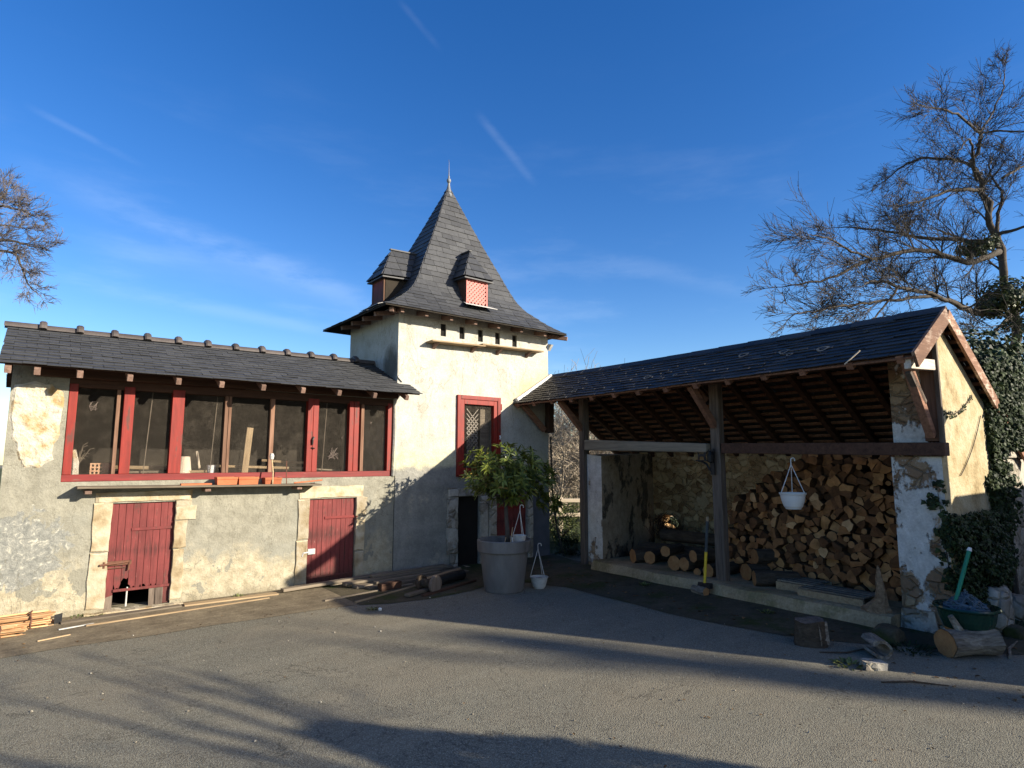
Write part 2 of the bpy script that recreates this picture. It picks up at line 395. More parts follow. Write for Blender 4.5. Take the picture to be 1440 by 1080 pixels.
MT['post_grey'] = wood('grey post', (.055, .040, .030), (.19, .15, .118), 2)
MT['barge'] = wood('sun bleached bargeboard', (.10, .05, .03), (.25, .135, .085), 0, worn=(.50, .40, .32), wornp=.57)
MT['red'] = paint('red paint', (.26, .021, .011), (.17, .014, .010), (.10, .03, .022), .545)
MT['red_h'] = paint('red rail paint', (.20, .018, .015), (.14, .014, .013), (.15, .07, .05), .57, axis=0)
MT['door'] = paint('faded red door', (.215, .046, .042), (.11, .020, .020), (.085, .03, .025), .545, rough=.75, scuff=True)
MT['rust'] = simple('rusty iron', [(.05, .025, .018), (.14, .06, .035), (.09, .05, .04)], 20, .8, .4, 60)
MT['iron'] = simple('black iron', [(.008, .008, .009), (.02, .02, .02)], 10, .5, .1, 60)
MT['zinc'] = simple('grey zinc', [(.30, .30, .29), (.48, .47, .45)], 6, .45, .1, 40)
MT['white_flash'] = simple('white painted flashing', [(.62, .60, .54), (.78, .76, .7)], 7, .6, .2, 40)
MT['net'] = wiremesh()
MT['dark'] = simple('very dark brown', [(.016, .013, .010), (.036, .029, .021)], 4, .95, .3, 20)  # very dark brown for linings, floors and boarding
MT['terra'] = simple('terracotta', [(.33, .095, .04), (.44, .145, .065)], 8, .85, .2, 50, orand=.2)
MT['brick'] = simple('hollow brick', [(.45, .24, .14), (.58, .36, .22)], 12, .9, .3, 60)
MT['whitepl'] = simple('white plastic', [(.58, .58, .56), (.70, .70, .68)], 5, .5, .05, 40)
MT['whitedirty'] = simple('dirty white plastic', [(.34, .33, .30), (.55, .54, .51)], 9, .6, .1, 60)
MT['cream_pot'] = simple('cream pot', [(.55, .45, .33), (.66, .57, .45)], 6, .7, .1, 40)
MT['asphalt'] = asphalt()
MT['apron'] = concrete('dirty concrete', (.085, .066, .043), (.17, .138, .092), (.29, .24, .155))
MT['moss'] = concrete('mossy earth', (.04, .034, .022), (.075, .064, .041), (.12, .10, .065), (.045, .055, .016))
MT['plinth'] = concrete('old plinth', (.19, .135, .075), (.33, .245, .14), (.48, .37, .23), (.22, .175, .085))
MT['rubble'] = rubble('shed rubble wall', ((.26, .15, .07), (.50, .32, .16), (.68, .49, .27)), (.54, .36, .18), 7.0, ((.48, .33, .18), (.66, .49, .29)), .40, mw=.045)
MT['rubble_grey'] = rubble('plastered end wall', ((.10, .085, .06), (.15, .125, .09), (.2, .17, .12)), (.13, .11, .08), 6, ((.32, .24, .155), (.56, .45, .31)), .56)
MT['pillar'] = rubble('flaking white pillar', ((.16, .10, .06), (.24, .16, .10), (.32, .24, .15)), (.22, .16, .1), 7, ((.42, .40, .36), (.66, .645, .60)), .515)
MT['gable'] = simple('yellow lime plaster', [(.21, .155, .075), (.36, .285, .16), (.45, .385, .25), (.29, .23, .14)], 3.8, .93, .8, 22, bdist=.03)
MT['gwall'] = rubble('pale garden wall', ((.22, .19, .15), (.36, .32, .26), (.48, .44, .37)), (.30, .27, .21), 5.0, ((.34, .31, .26), (.5, .46, .39)), .48, (3, 1, 0))
MT['logend'] = logend(); MT['ringend'] = ringend()
MT['split'] = bark('split wood side', (.05, .026, .014), (.12, .065, .033), (.20, .115, .058))
MT['bark'] = bark('log bark', (.03, .022, .015), (.075, .055, .038), (.13, .10, .075))
MT['bark_pale'] = bark('pale grey bark', (.05, .038, .028), (.24, .205, .16), (.47, .42, .34))
MT['treebark'] = simple('tree bark', [(.035, .028, .022), (.085, .07, .055)], 5, .9, .5, 20, bdist=.02)
MT['twig_grey'] = simple('lichen grey twigs', [(.028, .024, .020), (.072, .062, .052)], 1.5, .9, 0)  # grey brown of the right tree's twigs
MT['thicket'] = simple('grey brown thicket', [(.20, .165, .125), (.36, .30, .225)], 1.5, .95, 0)
MT['laurel'] = leafmat('glossy leaf', (.03, .052, .008), (.20, .23, .04), .38, .3)
MT['ivy'] = leafmat('ivy leaf', (.008, .016, .006), (.045, .066, .022), .58, .2, .1)
MT['ivy_pale'] = leafmat('evergreen leaf', (.02, .035, .012), (.07, .085, .03), .5, .3)
MT['shrub'] = leafmat('bank shrub leaf', (.05, .075, .02), (.19, .21, .07), .5, .3)
MT['grass'] = leafmat('grass blade', (.03, .05, .014), (.09, .12, .035), .6, .2)
MT['lawn'] = simple('rough grass', [(.03, .035, .014), (.06, .075, .025), (.10, .10, .045)], 5, .95, .7, 30, bdist=.04)
MT['soil'] = simple('potting soil', [(.02, .014, .01), (.05, .035, .024)], 12, .95, .8, 40, bdist=.02)
MT['planter'] = simple('grey planter', [(.06, .057, .052), (.112, .108, .103), (.135, .131, .125), (.17, .163, .152)], 2.2, .66, .1, 60, (2.5, 2.5, .9))
MT['yellow'] = simple('yellow handle', [(.62, .40, .02), (.72, .48, .03)], 9, .45, 0)
MT['grip'] = simple('dark grip', [(.03, .035, .035), (.07, .08, .08)], 9, .6, .2, 60)
MT['green_glaze'] = simple('green glazed pottery', [(.008, .028, .017), (.016, .05, .034)], 6, .2, .05, 20, spec=.5)
MT['ochre_glaze'] = simple('unglazed ochre clay', [(.30, .13, .04), (.42, .2, .07)], 8, .6, .2, 40)
MT['blue_net'] = simple('blue netting', [(.035, .055, .075), (.085, .125, .155)], 20, .7, .2, 60)
MT['green_pole'] = simple('green plastic handle', [(.01, .16, .09), (.02, .22, .13)], 9, .45, 0)
MT['cane'] = simple('cane', [(.30, .13, .06), (.5, .28, .13), (.62, .45, .25)], 9, .75, .2, 60, (.5, 6, 6), island=.45)
MT['pink'] = paint('pinkish lattice paint', (.55, .17, .14), (.50, .13, .11), (.62, .4, .34), .62)
MT['lichen'] = simple('lichen', [(.07, .07, .06), (.20, .19, .165)], 26, .95, .5, 80)
MT['netpatch'] = simple('dull wire patch', [(.13, .10, .085), (.22, .18, .15)], 8, .8, 0)
MT['palewood'] = wood('bleached timber', (.30, .25, .2), (.58, .53, .46), 0)
MT['pinktwig'] = simple('pinkish grey twigs', [(.085, .072, .066), (.165, .142, .132)], 1.5, .9, 0)
MT['pillar_l'] = rubble('flaking pale pier', ((.20, .13, .08), (.30, .21, .13), (.38, .29, .19)), (.28, .2, .13), 7, ((.50, .46, .39), (.74, .70, .63)), .58, (7, 0, 2))
MT['lead'] = simple('grey lead', [(.13, .135, .14), (.22, .225, .23)], 6, .5, .1, 40)
MT['opening_shade'] = simple('soot black', [(.008, .007, .006), (.014, .012, .01)], 5, .95, 0)  # near black standing in for the shade inside openings
MT['rootwood'] = bark('split root', (.10, .06, .035), (.26, .17, .10), (.40, .29, .18))
MT['blue_grey'] = simple('dark blue grey wash', [(.07, .075, .09), (.115, .12, .14)], 4, .9, .4, 40)
MT['grey_old'] = wood('silvered log', (.10, .085, .065), (.36, .32, .26), 0)
# ------------------------------------------------------------------ shared building helpers
def panel(m, x0, x1, z0, z1, yf, yb, holes, top=None):
    """a wall in the XZ plane with rectangular holes (x0,x1,z0,z1), front at yf, back at yb"""
    xs = sorted(set([x0, x1] + [h[0] for h in holes] + [h[1] for h in holes]))
    zs = sorted(set([z0, z1] + [max(z0, h[2]) for h in holes] + [h[3] for h in holes]))
    def solid(i, j):
        if i < 0 or j < 0 or i >= len(xs) - 1 or j >= len(zs) - 1: return False
        cx = (xs[i] + xs[i + 1]) / 2; cz = (zs[j] + zs[j + 1]) / 2
        return not any(h[0] < cx < h[1] and h[2] < cz < h[3] for h in holes)
    for i in range(len(xs) - 1):
        for j in range(len(zs) - 1):
            if not solid(i, j): continue
            a, b, c, d = xs[i], xs[i + 1], zs[j], zs[j + 1]
            m.quad((a, yf, c), (b, yf, c), (b, yf, d), (a, yf, d))
            m.quad((b, yb, c), (a, yb, c), (a, yb, d), (b, yb, d))
            if not solid(i - 1, j): m.quad((a, yb, c), (a, yf, c), (a, yf, d), (a, yb, d))
            if not solid(i + 1, j): m.quad((b, yf, c), (b, yb, c), (b, yb, d), (b, yf, d))
            if not solid(i, j - 1): m.quad((a, yb, c), (b, yb, c), (b, yf, c), (a, yf, c))
            if not solid(i, j + 1): m.quad((a, yf, d), (b, yf, d), (b, yb, d), (a, yb, d))
def slate_row(m, bl, br, tl, tr, nrm, w, t=.010, lift=.017, shift=0.0, jit=.006):
    """one course of slates between bottom edge bl-br and top edge tl-tr"""
    bl, br, tl, tr, nrm = V(bl), V(br), V(tl), V(tr), V(nrm)
    L = (br - bl).length
    if L < .02: return
    e = (br - bl) / L
    k0 = int(math.floor(-shift)) ; x = -shift * w
    Lt = (tr - tl).length; off = (tl - bl).dot(e)
    while x < L - .004:
        a = max(0.0, x) + .0015; b = min(L, x + w) - .0015; x += w
        if b - a < .01: continue
        ta = min(max(a - off, 0), Lt); tb = min(max(b - off, 0), Lt)
        if tb - ta < .003: tb = ta + .003
        up = (tl - bl) - e * off
        dj = up.normalized() * rng.uniform(-jit, jit); lj = lift + rng.uniform(0, .007)
        tw = rng.uniform(-.002, .002)
        p = [bl + e * a + nrm * (lj + tw) + dj, bl + e * b + nrm * (lj - tw) + dj, tl + e * tb + nrm * .001, tl + e * ta + nrm * .001]
        q = [v - nrm * t for v in p[:2]] + [p[2] - nrm * .004, p[3] - nrm * .004]
        m.poly(p)
        m.poly([q[0], q[1], p[1], p[0]]); m.poly([q[1], q[2], p[2], p[1]]); m.poly([q[3], q[0], p[0], p[3]])
def slate_slope(m, o, e, u, n, L, H, w, h, lift=.018, jit=.006):
    o, e, u, n = V(o), V(e), V(u), V(n); k = int(math.ceil(H / h))
    for i in range(k):
        b = i * h; t = min(H, b + h * 1.55)
        slate_row(m, o + u * b, o + u * b + e * L, o + u * t, o + u * t + e * L, n, w, lift=lift, shift=.5 * (i % 2) + rng.uniform(-.05, .05), jit=jit)
def copy_tree(o, parent=None):
    c = o.copy(); COL.objects.link(c)
    if parent is not None: c.parent = parent
    for ch in list(o.children): copy_tree(ch, c)
    return c
def rough_block(m, x0, x1, z0, z1, yf, yb, a=.007):
    """a dressed stone with uneven edges, front at yf"""
    pts = []
    for (p, q) in (((x0, z0), (x1, z0)), ((x1, z0), (x1, z1)), ((x1, z1), (x0, z1)), ((x0, z1), (x0, z0))):
        k = max(2, int(math.hypot(q[0] - p[0], q[1] - p[1]) / .09))
        for i in range(k):
            t = i / k
            pts.append(V((p[0] + (q[0] - p[0]) * t + rng.uniform(-a, a), yf, p[1] + (q[1] - p[1]) * t + rng.uniform(-a, a))))
    cx = (x0 + x1) / 2; cz = (z0 + z1) / 2
    inner = [V((cx + (p.x - cx) * .93, yf - .006 - rng.uniform(0, .006), cz + (p.z - cz) * .95)) for p in pts]
    back = [V((p.x, yb, p.z)) for p in pts]; n = len(pts)
    m.poly(inner)
    for i in range(n):
        j = (i + 1) % n
        m.quad(pts[i], pts[j], inner[j], inner[i]); m.quad(back[i], back[j], pts[j], pts[i])

# ================================================================== the low poultry house
house = thing('poultry_house', 'long low poultry house with netted red window wall and slate roof, left of the tower', 'outbuilding', (0, 7.8, 0))
DO1 = (.73, 1.34, .03, 1.14); DO2 = (2.86, 3.50, 0, 1.10)
WIN = (.27, 4.02, 1.375, 2.46)
HX0, HX1 = -.20, 4.06
m = M()
panel(m, HX0, HX1, -.15, 2.56, 0, .26, [DO1, DO2, WIN])
panel(m, HX0, HX1, -.15, 2.56, 1.45, 1.7, [])
m.quad((HX0, 1.45, -.15), (HX0, .26, -.15), (HX0, .26, 2.56), (HX0, 1.45, 2.56))
m.quad((HX0 + .25, .26, -.15), (HX0 + .25, 1.45, -.15), (HX0 + .25, 1.45, 2.56), (HX0 + .25, .26, 2.56))
m.poly([(HX0, 1.7, 2.56), (HX0, 0, 2.56), (HX0, .8, 2.97)])
m.build('wall', MT['render'], house)
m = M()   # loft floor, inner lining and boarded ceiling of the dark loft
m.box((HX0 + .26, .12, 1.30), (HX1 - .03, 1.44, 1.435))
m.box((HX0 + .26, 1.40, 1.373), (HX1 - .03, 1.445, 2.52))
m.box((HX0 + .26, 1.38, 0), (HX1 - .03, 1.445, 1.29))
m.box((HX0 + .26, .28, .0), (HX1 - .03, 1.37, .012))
m.build('dark_backing', MT['dark'], house)
m = M()   # bare flaking stone at the left end of the wall
pl = [(-.17, 2.36), (.0, 2.40), (.13, 2.37), (.225, 2.30), (.235, 2.1), (.225, 1.86), (.18, 1.72), (.19, 1.60), (.09, 1.53), (-.03, 1.52), (-.09, 1.60), (-.125, 1.75), (-.165, 1.85), (-.18, 2.02)]
dense = []
for i in range(len(pl)):
    a, b = pl[i], pl[(i + 1) % len(pl)]
    for t in (0, .33, .66): dense.append((a[0] + (b[0] - a[0]) * t + rng.uniform(-.012, .012), a[1] + (b[1] - a[1]) * t + rng.uniform(-.012, .012)))
inn = [(.03 + (x - .03) * .9, 1.95 + (z - 1.95) * .94) for x, z in dense]
m.poly([(x, -.016, z) for x, z in inn])
for i in range(len(dense)):
    j = (i + 1) % len(dense)
    m.quad((dense[i][0], .001, dense[i][1]), (dense[j][0], .001, dense[j][1]), (inn[j][0], -.016, inn[j][1]), (inn[i][0], -.016, inn[i][1]))
m.build('bare_stone', MT['stone_bare'], house)

# door surrounds
def surround(blocks, name='door_surround'):
    m = M()
    for b in blocks: rough_block(m, *b[:4], -.007 - rng.uniform(0, .004), .02)
    o = m.build(name, MT['stone_trim'], house); return o
surround([(.585, 1.50, 1.155, 1.262), (.57, .735, .64, 1.148), (.565, .73, .06, .63), (1.335, 1.50, 1.085, 1.148), (1.335, 1.545, .93, 1.08), (1.335, 1.46, .62, .922), (1.335, 1.45, .07, .612)])
surround([(2.735, 3.60, 1.112, 1.262), (2.72, 2.86, .60, 1.105), (2.71, 2.855, .03, .59), (3.50, 3.655, .86, 1.105), (3.50, 3.63, .40, .85), (3.50, 3.62, .02, .39)])
m = M(); rough_block(m, .56, 1.47, -.06, .03, -.09, .1); m.build('door_sill', MT['stone_trim'], house)

def plank_door(x0, x1, z0, z1, n, broken=False):
    """the boards are one mesh; straps and latches are sub-parts"""
    m = M(); w = (x1 - x0) / n
    for i in range(n):
        a = x0 + i * w + .002; b = a + w - .004; zb = z0 + rng.uniform(0, .012); yo = rng.uniform(-.003, .003)
        if broken and 0 < i < n - 1: zb = z0 + [0, .22, .28, .21, .20, .205, .20, .03, 0][i % 9]
        ze = z1 + rng.uniform(-.006, .004)
        if broken and 0 < i < n - 2:   # ragged rotten lower ends
            k = 4; xs = [a + (b - a) * q / k for q in range(k + 1)]; zz = [zb + rng.uniform(-.03, .035) for _ in xs]
            for q in range(k):
                m.hexa([(xs[q], .03 + yo, zz[q]), (xs[q + 1], .03 + yo, zz[q + 1]), (xs[q + 1], .055 + yo, zz[q + 1]), (xs[q], .055 + yo, zz[q]),
                        (xs[q], .03 + yo, ze), (xs[q + 1], .03 + yo, ze), (xs[q + 1], .055 + yo, ze), (xs[q], .055 + yo, ze)])
        else: m.box((a, .03 + yo, zb), (b, .055 + yo, ze))
    return m.build('door', MT['door'], house)
d1 = plank_door(.735, 1.335, .035, 1.135, 9, True)
tag(d1, 'faded red plank door with its foot rotted away')
m = M(); m.box((.93, .016, .838), (1.35, .028, .868)); m.tube([(1.352, .0, .81), (1.352, .0, .88)], .014, 8); m.build('hinge_strap', MT['door'], d1, bevel=.002)
m = M(); m.box((.80, .012, .21), (1.33, .03, .238)); m.tube([(1.345, .0, .10), (1.345, .0, .17)], .014, 8); m.build('bottom_rail', MT['door'], d1, bevel=.002)
m = M()
m.tube([(.66, -.03, .506), (.93, .006, .517)], .011, 8); m.box((.72, .004, .488), (.95, .026, .532)); m.tube([(.93, .0, .51), (.925, .0, .43)], .009, 6)
m.tube([(.74, .012, .46), (.90, .012, .462)], .006, 6); m.tube([(.70, -.01, .47), (.70, -.01, .535)], .012, 6); m.build('bolt', MT['rust'], d1)
m = M(); m.tube([(.928, .02, .05), (.93, .02, .25)], .008, 6); m.build('prop_bar', MT['whitedirty'], d1)
m = M()
for a, b, z in ((1.14, 1.19, .21), (1.20, 1.27, .22), (.735, .80, .16)):
    m = M(); m.hexa([(a, .02, .0), (b, .018, .0), (b, .06, .0), (a, .06, .0), (a - .006, .02, z), (b, .02, z + .02), (b, .06, z), (a, .06, z)]); m.build('rotten_board', MT['post_grey'], d1)
pass
d2 = plank_door(2.865, 3.495, .0, 1.095, 10)
tag(d2, 'sound red plank door with a pale latch')
m = M(); m.box((3.08, .016, .835), (3.50, .028, .868)); m.tube([(3.512, .0, .80), (3.512, .0, .875)], .013, 8); m.build('hinge_strap', MT['red_h'], d2, bevel=.002)
m = M(); m.box((2.87, .018, .10), (3.49, .029, .125)); m.build('bottom_rail', MT['door'], d2)
m = M(); m.box((2.87, .0, .405), (2.965, .028, .475)); m.tube([(2.80, -.02, .432), (2.89, -.012, .44)], .012, 8); m.tube([(2.80, -.02, .432), (2.79, -.022, .39)], .009, 6); m.build('latch', MT['zinc'], d2, bevel=.004)

# red netted window wall : posts, rails, mullions, nets
def bar(name, x0, x1, z0, z1, y0, y1, mt, bev=.004): 
    m = M(); m.box((x0, y0, z0), (x1, y1, z1)); return m.build(name, MT[mt], house, bevel=bev)
bar('bottom_rail', .27, 4.02, 1.376, 1.45, .015, .10, 'red_h')
bar('shade_lintel', .27, 4.02, 2.365, 2.458, .02, .10, 'timber')  # dark timber deepens the eaves shadow over the window heads
for (a, b) in ((.275, .35), (.765, .865), (1.235, 1.36), (2.80, 2.872), (2.876, 2.945), (3.37, 3.435), (3.44, 3.51), (3.945, 4.018)):
    bar('window_post', a, b, 1.45, 2.40, .01 + rng.uniform(-.004, .004), .10, 'red')
for (a, b) in ((.70, .735), (1.80, 1.84), (1.845, 1.875), (2.335, 2.385), (3.55, 3.595)):
    o = bar('mullion', a, b, 1.45, 2.40, .03, .085, 'brown_v', .003)
for (a, b) in ((.35, .765), (.865, 1.235), (1.36, 1.80), (1.875, 2.335), (2.385, 2.80), (2.945, 3.37), (3.51, 3.945)):
    m = M(); m.quad((a, .07, 1.45), (b, .07, 1.45), (b, .07, 2.40), (a, .07, 2.40)); m.build('wire_net', MT['net'], house)
m = M()
for k in range(3):
    x = (1.02, 1.70, 3.06)[k]; m.beam((x - .012, .105, 1.45), (x + .03, .105, 2.40), .008, .014, (0, 1, 0))
m.build('net_batten', MT['grey_wood_x'], house)
def scribble(cx, cz, s, n):      # torn and mended patches of netting
    m = M(); p = []
    for k in range(n): p.append((cx + rng.uniform(-s, s), .062, cz + rng.uniform(-s * 1.2, s * 1.2)))
    m.tube(p, .0028, 4, False); return m.build('net_repair', MT['netpatch'], house)
scribble(.50, 2.17, .045, 16); scribble(3.18, 1.68, .075, 34); scribble(3.72, 2.1, .03, 6); scribble(3.31, 1.9, .03, 5)
m = M(); m.tube([(2.868, -.005, 1.80), (2.868, -.014, 1.86), (2.885, -.01, 1.90)], .012, 6); m.tube([(2.86, 0, 1.76), (2.90, -.012, 1.75)], .008, 6); m.build('catch', MT['iron'], house)
m = M(); m.tube([(4.035, -.006, 1.38), (4.05, -.012, 1.95), (4.042, -.006, 2.5)], [.026, .03, .024], 7); m.build('plaster_fillet', MT['cream'], house)
m = M(); m.beam((-.02, -.03, 2.50), (4.05, -.03, 2.52), .12, .1); m.build('wall_plate', MT['timber'], house)

# shelf under the windows
sh = M(); sh.beam((.40, -.135, 1.322), (2.92, -.125, 1.292), .25, .022); so = sh.build('shelf', MT['grey_wood_x'], house, bevel=.003)
for x in (.50, 1.62, 2.66): 
    m = M(); m.box((x - .03, -.20, 1.255 - x * .006), (x + .03, .0, 1.30 - x * .012)); m.build('bracket', MT['timber_end'], so, bevel=.004)

# roof
EZ, RZ, EY, RY = 2.50, 3.07, -.46, .80
RX0, RX1 = -.30, 4.20
sl = math.hypot(RY - EY, RZ - EZ); un = V((0, (RY - EY) / sl, (RZ - EZ) / sl)); nn = V((0, -un.z, un.y))
m = M()
slate_slope(m, (RX0, EY, EZ), (1, 0, 0), un, nn, HX1 - RX0 + .0, sl, .185, .095)
ub = V((0, -un.y, un.z)); nb = V((0, un.z, un.y))
slate_slope(m, (HX1, 2 * RY - EY, EZ), (-1, 0, 0), ub, nb, HX1 - RX0, sl, .185, .095)
for i in range(6):    # the short tongue of roof that runs past the tower's corner
    b = i * .095
    slate_row(m, V((HX1, EY, EZ)) + un * b, V((HX1 + .17 - .0 * i, EY, EZ)) + un * b if b < .42 else V((HX1, EY, EZ)) + un * b, V((HX1, EY, EZ)) + un * min(.46, b + .14), V((HX1 + .17, EY, EZ)) + un * min(.46, b + .14), nn, .185)
roof = m.build('roof', MT['slate'], house)
m = M()
for (u_, y0, y1) in ((un, EY, RY), (ub, 2 * RY - EY, RY)):
    n_ = nn if u_ is un else nb
    y0 = y0 + (.06 if u_ is un else -.06); z0 = EZ + .06 * un.z / un.y
    p = [V((RX0 + .01, y0, z0)) - n_ * .004, V((HX1 - .004, y0, z0)) - n_ * .004, V((HX1 - .004, y1, RZ)) - n_ * .004, V((RX0 + .01, y1, RZ)) - n_ * .004]
    m.prism(p, -n_ * .022)
p = [V((HX1, EY + .06, EZ + .027)) - nn * .004, V((HX1 + .16, EY + .06, EZ + .027)) - nn * .004, V((HX1 + .16, -.005, EZ + .46 * un.z)) - nn * .004, V((HX1, -.005, EZ + .46 * un.z)) - nn * .004]
m.prism(p, -nn * .022)
m.build('roof_boarding', MT['timber'], roof)
m = M(); m.beam(V((HX1 + .09, -.005, 2.73)), V((HX1 + .01, -.01, 2.80)), .03, .05, (0, 1, 0)); m.build('mortar_flashing', MT['cream'], roof)
nt = 13; tl = (4.20 - RX0) / nt * 1.0
for i in range(nt):
    x0 = RX0 - .03 + i * tl * .985; m = M(); n = 9
    def arc(x, r, zc): return [V((x, RY + r * 1.25 * math.cos(math.pi * k / n), zc + r * math.sin(math.pi * k / n))) for k in range(n + 1)]
    secs = [arc(x0, .064, RZ - .012), arc(x0 + tl, .066, RZ - .010)]
    zj = rng.uniform(-.006, .006)
    for a, b in zip(secs, secs[1:]):
        for k in range(n): m.quad(a[k], a[k + 1], b[k + 1], b[k])
    cx = x0 + tl * .88
    secs = [arc(cx - .002, .06, RZ - .01), arc(cx, .088, RZ - .005), arc(cx + .018, .095, RZ), arc(cx + .052, .095, RZ), arc(cx + .07, .088, RZ - .005), arc(cx + .072, .06, RZ - .01)]
    if cx < 4.04:
        for a, b in zip(secs, secs[1:]):
            for k in range(n): m.quad(a[k], a[k + 1], b[k + 1], b[k])
    o = m.build('ridge_tile', MT['ridge'], roof, smooth=False); o.location.z = zj
for px in (8, 50, 111, 182, 251, 312, 371, 427, 478, 528, 573):
    x = aty(px, 545, 7.37).x
    m = M(); m.beam((x, EY + .03, EZ - .055), (x, .5, EZ + .40), .052, .068); m.build('rafter', MT['timber_end'], house, bevel=.004)

# ================================================================== things on the shelf and in the loft
Y0 = 7.8
def trough(x0, x1, y, z, lab):
    t = thing('terracotta_trough', lab, 'planter', ((x0 + x1) / 2, y, z)); L = (x1 - x0) / 2
    m = M(); h = .088; b = .85
    def rect(s, w, z_): return [V((-L * s, -w, z_)), V((L * s, -w, z_)), V((L * s, w, z_)), V((-L * s, w, z_))]
    rings = [rect(.93, .058, 0), rect(.97, .066, h * .72), rect(1, .074, h * .72), rect(1, .074, h), rect(.94, .062, h), rect(.90, .054, .02)]
    m.poly(rings[0][::-1])
    for a, c in zip(rings, rings[1:]):
        for k in range(4): m.quad(a[k], a[(k + 1) % 4], c[(k + 1) % 4], c[k])
    m.poly(rings[-1]); m.build('trough_body', MT['terra'], t, bevel=.003)
    m = M(); m.box((-L * .9, -.054, .05), (L * .9, .054, .066)); m.build('soil', MT['soil'], t)
    return t
ZS = lambda x: 1.334 - (x - .4) * .0119
trough(1.705, 1.93, 7.655, ZS(1.8), 'orange terracotta trough on the grey shelf, the left one of the touching pair')
trough(1.94, 2.165, 7.655, ZS(2.05), 'orange terracotta trough on the grey shelf, the right one of the touching pair')
trough(2.25, 2.45, 7.70, ZS(2.3) - .012, 'smaller orange trough standing alone on the grey shelf right of the cane stick')
t = thing('roof_tile', 'flat broken red clay tile lying on the shelf left of the orange troughs', 'tile', (1.50, 7.66, ZS(1.5)))
m = M(); m.prism([(-.16, -.08, 0), (.15, -.085, 0), (.17, .07, 0), (-.02, .09, 0), (-.15, .06, 0)], (0, 0, .018)); m.build('tile_body', MT['terra'], t, bevel=.003)
def stick(name, lab, pts, r, mt, cat='stick', tip=None):
    t = thing(name, lab, cat, pts[0]); o = V(pts[0])
    m = M(); m.tube([V(p) - o for p in pts], r, 7); m.build('shaft', MT[mt], t)
    if tip: m = M(); e = V(pts[-1]) - o; m.lathe([(.002, -.03), (.022, -.02), (.03, .02), (.02, .05), (.002, .055)], e, 8); m.build('tip', MT[tip], t)
    return t
stick('cane_stick', 'thin pale stick with a white knob on top, upright on the shelf', [(2.335, 7.62, ZS(2.33)), (2.34, 7.64, 1.45), (2.335, 7.70, 1.63)], .0085, 'tan_wood_x', tip='whitedirty')
stick('iron_rod', 'short thin rusty rod standing on the right part of the shelf', [(2.505, 7.63, ZS(2.5)), (2.503, 7.66, 1.59)], .006, 'rust')
stick('curved_batten', 'thin reddish batten lying across the right end of the shelf', [(2.60, 7.64, ZS(2.6) + .012), (2.75, 7.66, ZS(2.75) + .022), (2.98, 7.70, 1.345)], .009, 'terra', 'batten')
def bdrd(name, lab, p0, p1, w, th, mt, cat='board', up=(0, 0, 1)):
    p0 = V(p0); p1 = V(p1); t = M(); c = (p0 + p1) / 2; L = (p1 - p0).length; d = (p1 - p0).normalized()
    t.beam((-L / 2, 0, 0), (L / 2, 0, 0), w, th, (0, 0, 1))
    o = t.build(name, MT[mt], None, bevel=min(.004, th * .2))
    x = d; u = V(up) - d * V(up).dot(d)
    if u.length < 1e-4: u = V((0, 1, 0)) - d * d.y
    u.normalize(); y = u.cross(x); o.matrix_world = Matrix(((x.x, y.x, u.x, c.x), (x.y, y.y, u.y, c.y), (x.z, y.z, u.z, c.z), (0, 0, 0, 1)))
    tag(o, lab, cat); return o
LZ = 1.437
bdrd('upright_board', 'brown board standing upright behind the netting, its cut top below the eaves', (2.09, 7.945, LZ), (2.125, 7.93, 2.00), .075, .03, 'tan_wood_x', up=(0, -1, 0))
bdrd('loose_board', 'long pale board lying across the loft floor behind the middle nets', (1.85, 8.45, LZ + .09), (2.95, 7.98, LZ + .05), .10, .03, 'tan_wood_x')
bdrd('loose_board', 'pale board end lying in the loft behind the net right of the upright board', (2.42, 8.35, LZ + .16), (2.92, 8.05, LZ + .12), .13, .03, 'tan_wood_x')
bdrd('loose_board', 'pale board lying behind the second net from the left', (.70, 8.25, LZ + .085), (1.28, 8.05, LZ + .07), .07, .04, 'tan_wood_x')
bdrd('loose_board', 'grey board lying low behind the second net from the left', (.72, 8.02, LZ + .03), (1.22, 7.98, LZ + .03), .09, .025, 'grey_wood_x')
bdrd('loose_board', 'pale batten lying behind the third net beside the cream pot', (1.36, 8.02, LZ + .025), (1.74, 8.0, LZ + .03), .06, .03, 'tan_wood_x')
bdrd('loose_board', 'short pale board lying behind the net with the mended patch', (2.97, 8.0, LZ + .045), (3.36, 8.12, LZ + .02), .10, .02, 'grey_wood_x')
bdrd('tilted_batten', 'short whitish batten leaning in the loft beside the cream pot', (1.63, 8.1, LZ), (1.58, 8.12, LZ + .27), .035, .02, 'cream_pot', 'batten')
t = thing('hollow_brick', 'pale hollow brick lying behind the leftmost net', 'brick', (.52, 8.0, LZ), R(-8))
m = M(); 
L, H, D = .20, .13, .16
for i in range(4): z = i * (H - .014) / 3; m.box((0, 0, z), (L * .62, D, z + .014))
for i in range(4): x = i * (L * .62 - .014) / 3; m.box((x + .001, .002, .001), (x + .015, D - .002, H - .001))
m.box((L * .62 + .001, 0, 0), (L, D, H)); m.build('brick_body', MT['brick'], t)
t = thing('upturned_pot', 'cream tapered pot standing upside down behind the third net', 'pot', (1.44, 8.05, LZ))
m = M(); m.lathe([(.085, 0), (.088, .025), (.08, .03), (.058, .20), (.05, .205), (.001, .205)], n=20); m.build('pot_body', MT['cream_pot'], t, smooth=False)
t = thing('white_cup', 'small white cup standing behind the bare middle mullions', 'cup', (1.72, 7.98, LZ))
m = M(); m.lathe([(.04, 0), (.05, .10), (.054, .105), (.046, .1), (.038, .012), (.001, .012)], n=18); m.build('cup_body', MT['whitepl'], t)
